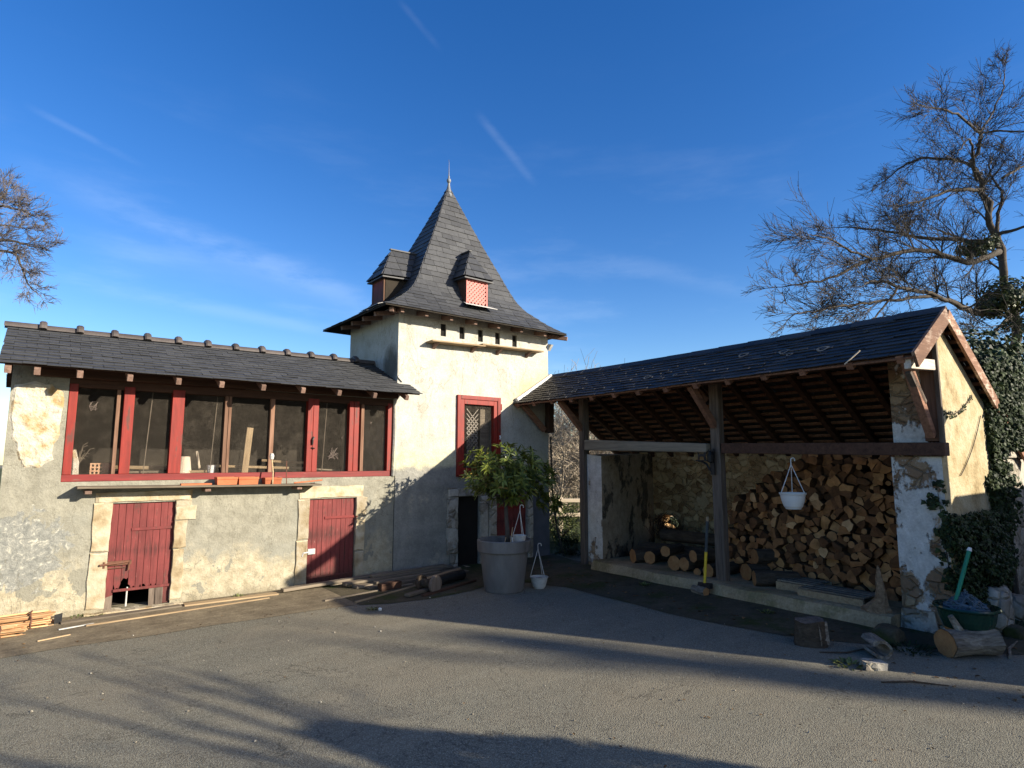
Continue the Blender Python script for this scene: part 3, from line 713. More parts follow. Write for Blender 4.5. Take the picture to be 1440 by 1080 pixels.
t = thing('cut_branch', 'short pale split branch leaning inside the leftmost net beside the brick', 'branch', (.385, 7.98, LZ))
m = M(); m.tube([(0, 0, 0), (.0, .0, .14), (-.02, .02, .27)], [.04, .035, .022], 7); m.build('limb', MT['stone_bare'], t)
m = M(); 
for k in range(7): a = rng.uniform(-.5, 1.2); m.tube([(.02, 0, .1), (.06 + .05 * a, .0, .2 + .02 * k), (.10 + .05 * a, 0, .17 + .03 * k)], .004, 4)
m.build('twig', MT['grey_wood_x'], t)
bdrd('inner_plank', 'sunlit vertical plank inside the far right net, against the loft wall', (3.70, 8.72, LZ), (3.70, 8.72, 2.35), .09, .03, 'grey_wood_x', 'plank', up=(0, -1, 0))

# ================================================================== the pigeon tower
TX0, TX1, TD = 4.07, 6.98, 1.70
tower = thing('pigeon_tower', 'cream limewashed pigeon tower with a steep bell-shaped slate roof', 'tower', (TX0, 7.8, 0))
TW = TX1 - TX0
holes = [(a - TX0, a - TX0 + .098, 3.485, 3.68) for a in (4.785, 5.128, 5.483, 5.826, 6.183)]
UW = (5.15 - TX0, 5.86 - TX0, 1.39, 2.54); DW = (5.13 - TX0, 5.53 - TX0, -.05, 1.05); RD = (5.86 - TX0, 6.50 - TX0, .0, 1.0)
m = M()
panel(m, 0, TW, -.15, 3.86, -.006, .28, holes + [UW, DW, RD])
panel(m, 0, TW, -.15, 3.86, TD - .28, TD, [])
for x, s in ((0, 1), (TW, -1)):
    m.quad((x, TD - .28, -.15), (x, .28, -.15), (x, .28, 3.86), (x, TD - .28, 3.86)); m.quad((x + s * .28, .28, -.15), (x + s * .28, TD - .28, -.15), (x + s * .28, TD - .28, 3.86), (x + s * .28, .28, 3.86))
m.build('wall', MT['cream'], tower)
m = M(); m.box((.29, .29, 1.2), (TW - .29, TD - .29, 1.26)); m.box((.29, .29, .0), (TW - .29, TD - .29, .01)); m.box((.29, .29, 3.30), (TW - .29, TD - .29, 3.36)); m.build('inner_floor', MT['dark'], tower)
# doorway stones
m = M(); split_ = False
for b in ((4.95 - TX0, 5.60 - TX0, 1.06, 1.185), (4.93 - TX0, 5.125 - TX0, .22, 1.05), (4.99 - TX0, 5.125 - TX0, .0, .21), (5.535 - TX0, 5.68 - TX0, .02, 1.05), (5.70 - TX0, 5.85 - TX0, .0, 1.12), (6.505 - TX0, 6.6 - TX0, .02, 1.02)):
    if b[0] > 1.6 and len(m.v) and not split_: m.build('door_surround', MT['gwall'], tower); m = M(); split_ = True
    rough_block(m, *b, -.03, .02)
m.build('door_surround', MT['gwall'], tower)
m = M(); rough_block(m, 5.05 - TX0, 5.66 - TX0, -.06, .02, -.12, .1); m.build('door_sill', MT['rubble_grey'], tower)
m = M(); w = (RD[1] - RD[0]) / 5
for i in range(5): m.box((RD[0] + i * w + .002, .04 + rng.uniform(-.003, .003), .01), (RD[0] + (i + 1) * w - .002, .07, .985))
rdo = m.build('door', MT['door'], tower); tag(rdo, 'small red plank door behind the potted tree')
m = M(); m.box((RD[0] + .03, .022, .82), (RD[1] - .05, .037, .86)); m.build('hinge_strap', MT['red_h'], rdo)
m = M(); m.box((6.605 - TX0, -.0125, -.05), (TX1 - TX0 + .002, .0, 1.06)); m.build('dark_panel', MT['blue_grey'], tower)  # thin dark blue grey slab on the lower right of the wall
m = M(); m.box((.4, .025, 3.42), (TW - .3, .06, 3.76)); m.build('dark_backing', MT['opening_shade'], tower)  # black backing close behind the pigeon holes, their inner shade as colour
m = M(); m.box((DW[0] + .002, .03, -.04), (DW[1] - .002, .06, 1.045)); m.build('door', MT['opening_shade'], tower)  # black board filling the doorway, painted shade of the inside
# upper window
m = M(); a, b, c, d = UW
def fr(m, x0, x1, z0, z1, w, y0, y1, wt=None):
    wt = wt or w
    m.box((x0, y0, z0), (x0 + w, y1, z1)); m.box((x1 - w, y0, z0), (x1, y1, z1)); m.box((x0 + w, y0, z1 - wt), (x1 - w, y1, z1)); m.box((x0 + w, y0, z0), (x1 - w, y1, z0 + w))
fr(m, a - .06, b + .06, c - .04, d + .06, .06, -.045, .06); wf = m.build('window', MT['red'], tower, bevel=.004)
m = M(); fr(m, a + .001, b - .001, c + .021, d - .001, .07, -.03, .05, .075); m.build('sash', MT['red'], wf, bevel=.004)
m = M(); m.quad((a + .07, .02, c + .09), (b - .07, .02, c + .09), (b - .07, .02, d - .075), (a + .07, .02, d - .075)); m.build('wire_net', MT['net'], wf)
m = M(); x0, x1, z0, z1 = a + .20, a + .42, c + .1, d - .09
for k in range(-4, 16):
    for s in (1, -1):
        za = z0 + k * .075; p0 = [x0, za] if s > 0 else [x1, za]; p1 = [x1, za + .24] if s > 0 else [x0, za + .24]
        if p1[1] > z1 or p0[1] < z0: continue
        m.beam((p0[0], .10, p0[1]), (p1[0], .10, p1[1]), .012, .007, (0, 1, 0))
m.build('lattice', MT['palewood'], wf)
m = M(); m.box((a + .47, .11, c + .1), (b - .075, .13, d - .09)); m.build('inner_board', MT['grey_wood_x'], wf)
m = M(); m.tube([(b + .035, -.05, 1.93), (b + .035, -.065, 1.96), (b + .035, -.05, 1.99)], .012, 6); m.build('catch', MT['whitepl'], wf)
m = M(); m.tube([(b + .075, -.02, d - .14), (b + .075, -.02, d - .04)], .02, 8); m.build('hinge', MT['red'], wf)
# landing shelf
m = M(); m.beam((4.53 - TX0, -.10, 3.355), (5.50 - TX0, -.10, 3.385), .19, .022); m.beam((5.44 - TX0, -.105, 3.408), (6.72 - TX0, -.10, 3.435), .19, .022)
ls = m.build('landing_shelf', MT['tan_wood_x'], tower, bevel=.003)
for x in (4.66, 5.36, 5.86, 6.48): 
    m = M(); zb = 3.345 + (x - 4.66) * .03; m.prism([(x - TX0 - .025, -.006, zb - .08), (x - TX0 - .025, -.15, zb - .005), (x - TX0 - .025, -.006, zb - .005)], (.05, 0, 0)); m.build('bracket', MT['timber_end'], ls)
# roof
AP = V((5.40 - TX0, .80, 0)); HXW, HYW = 1.715, 1.15
PROF = [(1.0, 3.75), (.91, 3.825), (.82, 3.92), (.73, 4.03), (.64, 4.155), (.57, 4.30), (.50, 4.53), (.42, 4.82), (.305, 5.22), (.18, 5.68), (.05, 6.18), (0.012, 6.33)]
def pz(s):
    for (s0, z0), (s1, z1) in zip(PROF, PROF[1:]):
        if s <= s0 and s >= s1: return z0 + (z1 - z0) * (s0 - s) / (s0 - s1)
    return PROF[-1][1]
# arc-length courses
samples = [1 - i / 400 for i in range(397)]
courses = [1.0]; acc = 0
for s0, s1 in zip(samples, samples[1:]):
    acc += math.hypot((s0 - s1) * 1.45, pz(s1) - pz(s0))
    if acc >= .10: courses.append(s1); acc = 0
courses.append(.012)
CORN = [V((-HXW, -HYW, 0)), V((HXW, -HYW, 0)), V((HXW, HYW, 0)), V((-HXW, HYW, 0))]
def rp(c, s, lift=0): return V((AP.x, AP.y, pz(s))) + c * s
m = M()
for f in range(4):
    A_, B_ = CORN[f], CORN[(f + 1) % 4]; outd = ((A_ + B_) / 2).normalized()
    for i, s in enumerate(courses[:-1]):
        t = courses[min(i + 1, len(courses) - 1)]
        t2 = s + (t - s) * 1.5; t2 = max(t2, .012)
        bl, br, tl_, tr_ = rp(A_, s), rp(B_, s), rp(A_, t2), rp(B_, t2)
        up = (tl_ + tr_) / 2 - (bl + br) / 2; nr = (br - bl).normalized().cross(up).normalized()
        slate_row(m, bl, br, tl_, tr_, nr, .19, t=.007, lift=.011, shift=.5 * (i % 2) + rng.uniform(-.08, .08), jit=.005)
troof = m.build('roof', MT['slate'], tower)
m = M(); ss = [p[0] for p in PROF]
for f in range(4):
    A_, B_ = CORN[f], CORN[(f + 1) % 4]
    for s, t in zip(ss, ss[1:]):
        z = V((0, 0, -.006)); m.quad(rp(A_, s) + z, rp(B_, s) + z, rp(B_, t) + z, rp(A_, t) + z)
    z = V((0, 0, -.018)); m.quad(rp(B_, 1) + z, rp(A_, 1) + z, rp(A_, .78) + z + V((0, 0, -.02)), rp(B_, .78) + z + V((0, 0, -.02)))
    m.quad(rp(A_, 1) + z, rp(B_, 1) + z, rp(B_, 1) - V((0, 0, .006)), rp(A_, 1) - V((0, 0, .006)))
m.build('roof_boarding', MT['dark'], troof)
m = M(); tp = V((AP.x, AP.y, 0))
m.lathe([(.075, 6.16), (.07, 6.18), (.036, 6.31), (.02, 6.40), (.022, 6.42)], tp, 4 * 4)
m.lathe([(.010, 6.42), (.03, 6.44), (.04, 6.47), (.03, 6.50), (.011, 6.52), (.018, 6.54), (.010, 6.56), (.006, 6.66), (.003, 6.80), (.0005, 6.82)], tp, 16)
m.build('finial', MT['lead'], troof, smooth=True)
m = M(); m.beam((AP.x + .004, AP.y, 6.79), (AP.x - .006, AP.y, 6.86), .005, .005); m.build('finial_spike', MT['iron'], troof)
# rafter ends under the eaves
def rafter_end(p0, p1):
    m = M(); m.beam(p0, p1, .055, .066); m.build('rafter', MT['timber_end'], tower, bevel=.004)
for px in (563, 597, 632, 666, 698, 730, 763):
    x = aty(px, 447, 7.6).x - TX0; rafter_end((x, -.27, 3.715), (x, .12, 3.80))
for y in (.15, .55, .95, 1.35): rafter_end((-.31, y, 3.705), (.12, y, 3.79)); rafter_end((TW + .05, y, 3.705), (TW - .2, y, 3.79))
for cx, sx in ((-.02, -1), (TW - .02, 1)): rafter_end((cx + sx * .24, -.27, 3.70), (cx - sx * .1, .15, 3.79))
m = M(); m.prism([(TW + .001, -.01, 3.5), (TW + .001, -.10, 3.60), (TW + .001, -.01, 3.62)], (.05, 0, 0)); m.build('eaves_block', MT['whitedirty'], tower)
# dormers
def dormer(loc, rz, face):
    """local: front faces -y, origin at the foot centre of the front"""
    d = M(); w, h = .205, .41
    d.poly([(-w, .0, -.02), (-w, .75, -.02), (-w, .75, h), (-w, .0, h)][::-1]); d.poly([(w, 0, -.02), (w, .75, -.02), (w, .75, h), (w, 0, h)])
    d.poly([(-w, .012, -.02), (w, .012, -.02), (w, .012, h), (-w, .012, h)])
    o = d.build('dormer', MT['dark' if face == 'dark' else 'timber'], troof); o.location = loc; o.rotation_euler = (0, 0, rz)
    m = M(); ew = w + .07; ez = h - .005; ey = -.075; az = .92; ay = .20; by = .85
    Lf, Rf, A0, A1 = V((-ew, ey, ez)), V((ew, ey, ez)), V((0, ay, az)), V((0, by, az + .03))
    Lb, Rb = V((-ew, by, ez + .05)), V((ew, by, ez + .05))
    def face3(bl, br, tl_, tr_, rows, w_=.17):
        for i in range(rows):
            s, t = i / rows, min(1, (i + 1.5) / rows); nr = (br - bl).cross((tl_ + tr_ - bl - br)).normalized()
            slate_row(m, bl.lerp(tl_, s), br.lerp(tr_, s), bl.lerp(tl_, t), br.lerp(tr_, t), nr, w_, shift=.5 * (i % 2), jit=.003)
    e = V((.006, 0, 0)); face3(Lf, Rf, A0 - e, A0 + e, 4, .19); face3(Lb, Lf, A1, A0, 4); face3(Rf, Rb, A0, A1, 4)
    m.beam(A0 + V((0, -.03, .012)), A1 + V((0, 0, .005)), .05, .02)
    m.prism([Lf - V((0, 0, .012)), Rf - V((0, 0, .012)), Rb - V((0, 0, .012)), Lb - V((0, 0, .012))], (0, 0, -.02))
    m.build('dormer_roof', MT['slate'], o)
    m = M(); a = -w + .02; b = w - .02; z0, z1 = .0, h - .035
    if face == 'lattice':
        st = .068
        for sgn, y in ((1, -.006), (-1, .003)):
            c = a - (z1 - z0)
            while c < b + (z1 - z0):
                # line x = c + t, z = z0 + t (sgn +) ; clipped to the rectangle
                t0, t1 = max(0, a - c), min(z1 - z0, b - c)
                if t1 - t0 > .03:
                    f = (lambda t: (c + t, y, z0 + t)) if sgn > 0 else (lambda t: (a + b - c - t, y, z0 + t))
                    m.beam(f(t0), f(t1), .03, .008, (0, 1, 0))
                c += st
        m.build('lattice', MT['pink'], o)
    else:
        m.box((a, -.012, z0), (b, .0, z1)); m.build('shutter', MT['door'], o)
    m = M(); m.box((-w, -.02, -.02), (-w + .022, .01, h - .02)); m.box((w - .022, -.02, -.02), (w, .01, h - .02)); m.box((-w + .022, -.02, h - .05), (w - .022, .01, h - .02)); m.build('frame', MT['pink' if face == 'lattice' else 'timber_v'], o)
    m = M(); m.hexa([(-w - .10, -.16, -.075), (w + .10, -.16, -.075), (w + .03, .02, -.005), (-w - .03, .02, -.005), (-w - .10, -.16, -.068), (w + .10, -.16, -.068), (w + .03, .02, .004), (-w - .03, .02, .004)]); m.build('lead_apron', MT['zinc'], o)
    return o
tag(dormer((5.41 - TX0, -.055, 4.075), 0, 'lattice'), 'slated dormer with a pink lattice front')
tag(dormer((4.10 - TX0, .74, 4.02), R(-90), 'dark'), 'slated dormer in silhouette on the shaded side')
# flashing of the shed roof against the tower
m = M(); m.beam((6.24 - TX0, -.03, 2.60), (7.00 - TX0, -.03, 3.07), .03, .10, (0, -1, 0)); m.beam((6.24 - TX0, -.055, 2.57), (7.0 - TX0, -.055, 3.04), .02, .07, (0, -1, 0))
m.build('flashing', MT['white_flash'], tower)
# ================================================================== the open wood shed (local x = back, y = along towards the tower)
SO = V((6.85, 1.9, 0)); SROT = -math.atan2(.2, 5.9)
DV = V((.2, 5.9, 0)).normalized(); DU = V((DV.y, -DV.x, 0))
def S(u, v, z): return SO + DU * u + DV * v + V((0, 0, z))
shed = thing('wood_shed', 'open timber and stone wood shed with a sagging dark slate roof, right of the tower', 'shed', SO, SROT)
RIDZ, EU, EZS = 3.055, -.85, 2.525
BU, BZ = 2.15, 1.61
VE, VB = 5.88, 6.3       # front slope runs to the tower, rear slope stops at the end wall
m = M()
fs = math.hypot(EU, RIDZ - EZS); fu = V((-EU / fs, 0, (RIDZ - EZS) / fs)); fnv = V((-fu.z, 0, fu.x))
def sag(v): return -.03 * math.sin(math.pi * min(1, max(0, v / VE)))
# front slope in three slightly sagging bays
k = int(math.ceil(fs / .085))
vs = [-.03, 1.5, 3.0, 4.5, VE]
for i in range(k):
    b = i * .085; t = min(fs, b + .085 * 1.55); sh_ = .5 * (i % 2) + rng.uniform(-.1, .1)
    for a, c in zip(vs, vs[1:]):
        P = lambda v, q: V((EU, v, EZS + sag(v))) + fu * q
        slate_row(m, P(c, b), P(a, b), P(c, t), P(a, t), fnv, .19, lift=.014, shift=sh_, jit=.012)
bs = math.hypot(BU, RIDZ - BZ); bu = V((-BU / bs, 0, (RIDZ - BZ) / bs)); bn = V((bu.z, 0, -bu.x))
slate_slope(m, (BU, -.03, BZ), (0, 1, 0), bu, bn, VB + .03, bs, .19, .11, jit=.01)
sroof = m.build('roof', MT['slate_old'], shed)
m = M()
for i in range(14):    # ridge slates bent over the top
    v0 = -.03 + i * .422; z = RIDZ + sag(v0) + .02
    m.hexa([(-.11, v0, z - .068), (-.11, v0 + .43, z - .066), (0, v0 + .43, z + .004), (0, v0, z), (-.105, v0, z - .058), (-.105, v0 + .43, z - .056), (0, v0 + .43, z + .016), (0, v0, z + .012)])
    m.hexa([(.0, v0, z - .0), (0, v0 + .43, z + .004), (.11, v0 + .43, z - .066), (.11, v0, z - .068), (0, v0, z + .012), (0, v0 + .43, z + .016), (.105, v0 + .43, z - .056), (.105, v0, z - .058)])
m.build('ridge_capping', MT['slate_old'], sroof)
for (v, q, r) in ((4.55, .2, .05), (3.25, .36, .055), (1.95, .62, .06), (1.4, .52, .055), (1.28, .40, .035), (.93, .42, .06), (2.75, .3, .03), (.6, .7, .02)):
    m = M(); c = V((EU, v, EZS + sag(v))) + fu * q + fnv * .022; n = 16
    for kk in range(n):
        a0, a1 = 2 * math.pi * kk / n, 2 * math.pi * (kk + 1) / n; j0 = r * (1 + .12 * math.sin(3 * a0)); j1 = r * (1 + .12 * math.sin(3 * a1))
        pt = lambda rr, a: c + V((0, 1, 0)) * rr * 1.1 * math.cos(a) + fu * rr * math.sin(a)
        m.quad(pt(j0, a0), pt(j1, a1), pt(j1 * .6, a1), pt(j0 * .6, a0))
    m.build('lichen_patch', MT['lichen'], sroof)
# battens and rafters
for i in range(19):
    q = .06 + i * (bs - .1) / 18; p = V((BU, 0, BZ)) + bu * q - bn * .02
    m = M(); m.beam((p.x, -.02, p.z), (p.x, VB - .01, p.z), .042, .02, bn); m.build('batten', MT['rafter'], shed)
for i in range(6):
    q = .06 + i * (fs - .1) / 5; p = V((EU, 0, EZS - .02)) + fu * q - fnv * .018
    m = M(); m.beam((p.x, -.02, p.z), (p.x, VE - .01, p.z), .10, .018, fnv); m.build('batten', MT['rafter'], shed)
r0 = None
for i in range(15):
    v = .12 + i * .43
    if r0 is None:
        m = M(); m.beam((BU + .05, 0, BZ - .10), (0.02, 0, RIDZ - .085), .07, .09); r0 = m.build('rafter', MT['timber'], shed, bevel=.004); r0.location.y = v
    else: c = r0.copy(); COL.objects.link(c); c.location.y = v
f0 = None
for i in range(14):
    v = .10 + i * .44 + (.0 if i < 1 else rng.uniform(-.02, .02))
    if f0 is None:
        m = M(); m.beam((EU + .03, 0, EZS - .035), (-.02, 0, RIDZ - .07), .065, .07); f0 = m.build('rafter', MT['rafter'], shed, bevel=.004); f0.location = (0, v, sag(v))
    else: c = f0.copy(); COL.objects.link(c); c.location = (0, v, sag(v) * .8)
m = M(); m.beam((-.70, .06, 2.548), (-.70, 2.95, 2.528), .10, .09); m.beam((-.70, 2.955, 2.528), (-.70, VE, 2.548), .10, .09); m.build('eaves_purlin', MT['timber'], shed, bevel=.006)
m = M(); m.beam((.03, .02, 2.90), (.03, VB - .03, 2.90), .09, .14); m.build('ridge_beam', MT['timber'], shed, bevel=.006)
# posts, beams, braces
def sbar(name, p0, p1, w, t, mt, up=(0, 0, 1), bev=.006, w1=None, t1=None):
    m = M(); m.beam(p0, p1, w, t, up, w1, t1); return m.build(name, MT[mt], shed, bevel=bev)
sbar('post', (-.2, 2.45, .10), (-.2, 2.45, 2.86), .105, .13, 'post_grey', (0, 1, 0))
sbar('post', (-.2, 4.87, .0), (-.2, 4.87, 2.86), .12, .11, 'post_grey', (0, 1, 0))
sbar('post', (-.17, .10, 1.775), (-.17, .10, 2.86), .11, .13, 'timber_v', (0, 1, 0))
sbar('post', (-.225, .022, 1.65), (-.225, .022, 2.80), .035, .04, 'post_grey', (0, 1, 0), .003)
sbar('post', (-.16, VE - .12, 2.06), (-.13, VE - .10, 2.88), .11, .11, 'timber_v', (0, 1, 0))
lb = sbar('tie_beam', (-.27, 4.72, 1.83), (-.25, 2.53, 1.75), .16, .165, 'grey_beam', w1=.15, t1=.115, bev=.02)
sbar('tie_beam', (-.2, 2.36, 1.745), (-.2, -.0, 1.70), .13, .125, 'timber', bev=.008)
for (v, z0) in ((2.45, 2.02), (4.87, 2.08), (.10, 1.82), (VE - .10, 2.10)):
    sbar('brace', (-.25, v, z0), (-.70, v, 2.50), .07, .08, 'rafter', (0, 1, 0) if False else (0, 0, 1))
sbar('brace', (-.2, 2.55, 2.35), (-.2, 2.95, 2.80), .07, .07, 'timber')
sbar('strut', (-.80, .05, 2.455), (-.21, .05, 2.49), .06, .10, 'palewood')
sbar('strut', (-.68, .09, 2.40), (-.40, .09, 2.12), .05, .07, 'post_grey')
sbar('bargeboard', (EU - .01, -.035, EZS - .055), (-.02, -.035, RIDZ - .06), .028, .15, 'barge', bev=.003)
sbar('bargeboard', (-.015, -.036, RIDZ - .06), (1.16, -.036, RIDZ - .06 - 1.16 * .672), .028, .13, 'barge', bev=.003)
sbar('bargeboard', (1.17, -.034, RIDZ - .06 - 1.17 * .672), (BU, -.034, BZ - .06), .028, .12, 'rafter', bev=.003)
# walls
m = M()
zr = lambda u: RIDZ - .13 - u * .672
# right hand end wall: pillar face (0), gable face (1)
m.mi = 0
m.quad((-.2, .48, 0), (-.2, .05, 0), (-.2, .05, 1.632), (-.2, .48, 1.632)); m.quad((-.2, .48, 1.632), (-.2, .05, 1.632), (-.05, .05, 1.632), (-.05, .48, 1.632))
m.quad((-.14, .47, 1.632), (-.14, .16, 1.632), (-.14, .16, 2.84), (-.14, .47, 2.84)); m.quad((-.14, .16, 1.632), (-.04, .16, 1.632), (-.04, .16, 2.86), (-.14, .16, 2.86))
m.poly([(-.14, .47, 0), (-.14, .47, 2.84), (0, .47, 2.92), (1.9, .47, zr(1.9)), (1.9, .47, 0)])
m.mi = 1
m.poly([(-.2, .05, 0), (2.1, .05, 0), (2.1, .05, zr(2.1) + .02), (-.02, .05, 2.93), (-.16, .05, 2.84), (-.16, .05, 1.632), (-.2, .05, 1.632)])
m.mi = 0
m.quad((2.1, .05, 0), (2.1, .47, 0), (2.1, .47, zr(2.1)), (2.1, .05, zr(2.1) + .02))
ew = m.build('end_wall', [MT['pillar'], MT['gable']], shed)
m = M()   # corner stones standing proud of the pillar
for (z0, z1, a, b) in ((.0, .21, .20, .50),):
    P = [V((-.2 - rng.uniform(.02, .045), a + rng.uniform(-.02, .02), z0 + .01)), V((-.23, b, z0 + .01)), V((-.225, b - .02, z1 - .01)), V((-.22, a + .01, z1))]
    m.prism(P, (.09, 0, 0))
m.build('corner_stone', MT['gwall'], shed, bevel=.03)
# left hand end wall
m = M()
m.poly([(-.2, 4.5, 0), (-.2, 4.81, 0), (-.2, 4.81, 1.69), (-.2, 4.5, 1.66)][::-1])
m.mi = 1
m.quad((-.2, 4.5, 0), (1.9, 5.30, 0), (1.9, 5.30, 1.72), (-.2, 4.5, 1.66)); m.quad((1.9, 5.5, 0), (-.2, 4.81, 0), (-.2, 4.81, 1.69), (1.9, 5.5, 1.72))
m.quad((-.2, 4.5, 1.66), (1.9, 5.30, 1.72), (1.9, 5.5, 1.72), (-.2, 4.81, 1.69))
m.build('end_wall', [MT['pillar_l'], MT['rubble_grey']], shed)
# back wall with a hole knocked through it
hv, hz, hr = 4.95, .52, .16
m = M(); panel(m, .45, 5.6, -.2, 1.74, -1.9, -2.12, [(hv - .3, hv + .3, hz - .3, hz + .3)])
n = 24; sq = []; ci = []
for kk in range(n):
    a = 2 * math.pi * (kk + .5) / n; c, s = math.cos(a), math.sin(a); q = .3 / max(abs(c), abs(s)); sq.append((hv + c * q, hz + s * q))
    r = hr * (1 + .18 * math.sin(2 * a + 1) + rng.uniform(-.1, .1)); ci.append((hv + c * r, hz + s * r * .85))
cornr = [(hv + .3, hz + .3), (hv - .3, hz + .3), (hv - .3, hz - .3), (hv + .3, hz - .3)]
for kk in range(n):
    j = (kk + 1) % n
    for y in (-1.9, -2.12):
        pts = [(sq[kk][0], y, sq[kk][1])]
        for cx_, cz_ in cornr:
            if abs(sq[kk][0] - cx_) + abs(sq[kk][1] - cz_) < .1 and abs(sq[j][0] - cx_) + abs(sq[j][1] - cz_) < .1: pts.append((cx_, y, cz_))
        pts += [(sq[j][0], y, sq[j][1]), (ci[j][0], y, ci[j][1]), (ci[kk][0], y, ci[kk][1])]
        m.poly(pts)
    m.quad((ci[kk][0], -1.9, ci[kk][1]), (ci[j][0], -1.9, ci[j][1]), (ci[j][0], -2.12, ci[j][1]), (ci[kk][0], -2.12, ci[kk][1]))
bw = m.build('back_wall', MT['rubble'], shed); bw.rotation_euler = (0, 0, math.pi / 2)
# plinth with an uneven top
m = M(); ns = 40; sec = []
for i in range(ns + 1):
    v = .50 + i * (4.50 - .50) / ns; h = .135 + .02 * noise.noise((v * 2.2, 0, 3)); f = -.44 + .035 * noise.noise((v * 1.7, 5, 1))
    sec.append([(f - .03, v, -.05), (f, v, h * .55), (f + .03, v, h), (f + .12, v, h + .012), (-.1, v, h + .012 * noise.noise((v * 3, 9, 2))), (1.9, v, .12)])
for a, b in zip(sec, sec[1:]):
    for kk in range(5): m.quad(a[kk], a[kk + 1], b[kk + 1], b[kk])
m.poly(sec[0]); m.poly(sec[-1][::-1])
m.build('plinth', MT['plinth'], shed)
# cat shaped iron bracket on the middle post
t = thing('iron_cat_bracket', 'black iron bracket with a cat silhouette fixed to the middle shed post', 'bracket', S(-.3, 2.47, 1.50), SROT)
m = M(); m.box((.0, -.03, -.08), (.015, .03, .24)); m.build('wall_plate', MT['iron'], t)
m = M(); m.tube([(-.005, .03, -.03), (-.01, .07, .05), (-.012, .14, .085), (-.012, .19, .09)], .012, 6); m.box((-.035, .05, .088), (.01, .215, .1)); m.build('arm', MT['iron'], t)
cat = [(.075, .1), (.085, .145), (.082, .165), (.07, .175), (.066, .205), (.072, .235), (.08, .225), (.094, .225), (.102, .235), (.106, .205), (.104, .185), (.125, .178), (.16, .18), (.18, .175), (.19, .195), (.188, .225), (.198, .228), (.2, .19), (.194, .165), (.19, .14), (.19, .1), (.177, .1), (.172, .14), (.15, .148), (.12, .146), (.11, .14), (.105, .1), (.094, .1), (.092, .13), (.088, .1)]
m = M(); m.prism([(-.016, y, z) for y, z in cat], (.008, 0, 0)); m.build('cat_figure', MT['iron'], t)
m = M(); m.lathe([(.002, .0), (.035, .02), (.04, .10), (.02, .14), (.006, .16)], (-.03, .0, .06), 8); m.build('lantern', MT['iron'], t)

# ================================================================== firewood
def poly_clip(poly, p, q):
    """keep the part of poly nearer to p than to q"""
    mx, my = (p[0] + q[0]) / 2, (p[1] + q[1]) / 2; nx, ny = q[0] - p[0], q[1] - p[1]; out = []
    f = [(a[0] - mx) * nx + (a[1] - my) * ny for a in poly]
    for i in range(len(poly)):
        j = (i + 1) % len(poly)
        if f[i] <= 0: out.append(poly[i])
        if (f[i] < 0) != (f[j] < 0) and abs(f[i] - f[j]) > 1e-9:
            s = f[i] / (f[i] - f[j]); out.append((poly[i][0] + (poly[j][0] - poly[i][0]) * s, poly[i][1] + (poly[j][1] - poly[i][1]) * s))
    return out
def pile_top(v):
    if v < 1.75: return 1.66
    if v < 2.75: return 1.66 - (v - 1.75) * .62
    return max(.3, 1.08 - (v - 2.75) * 4.0)
seeds = []; rr = random.Random(3)
z = .16; row = 0
while z < 1.86:
    v = .50 + (row % 2) * .06 + rr.uniform(0, .05)
    while v < 3.0:
        seeds.append((v + rr.uniform(-.045, .045), z + rr.uniform(-.032, .032))); v += rr.choice([.085, .105, .125, .14, .165])
    z += rr.uniform(.064, .082); row += 1
inside = [p for p in seeds if p[1] < pile_top(p[0]) and .53 < p[0] < 2.93]
GSP = 'split firewood stacked in the shed'; GRD = 'small round logs in the split stack'
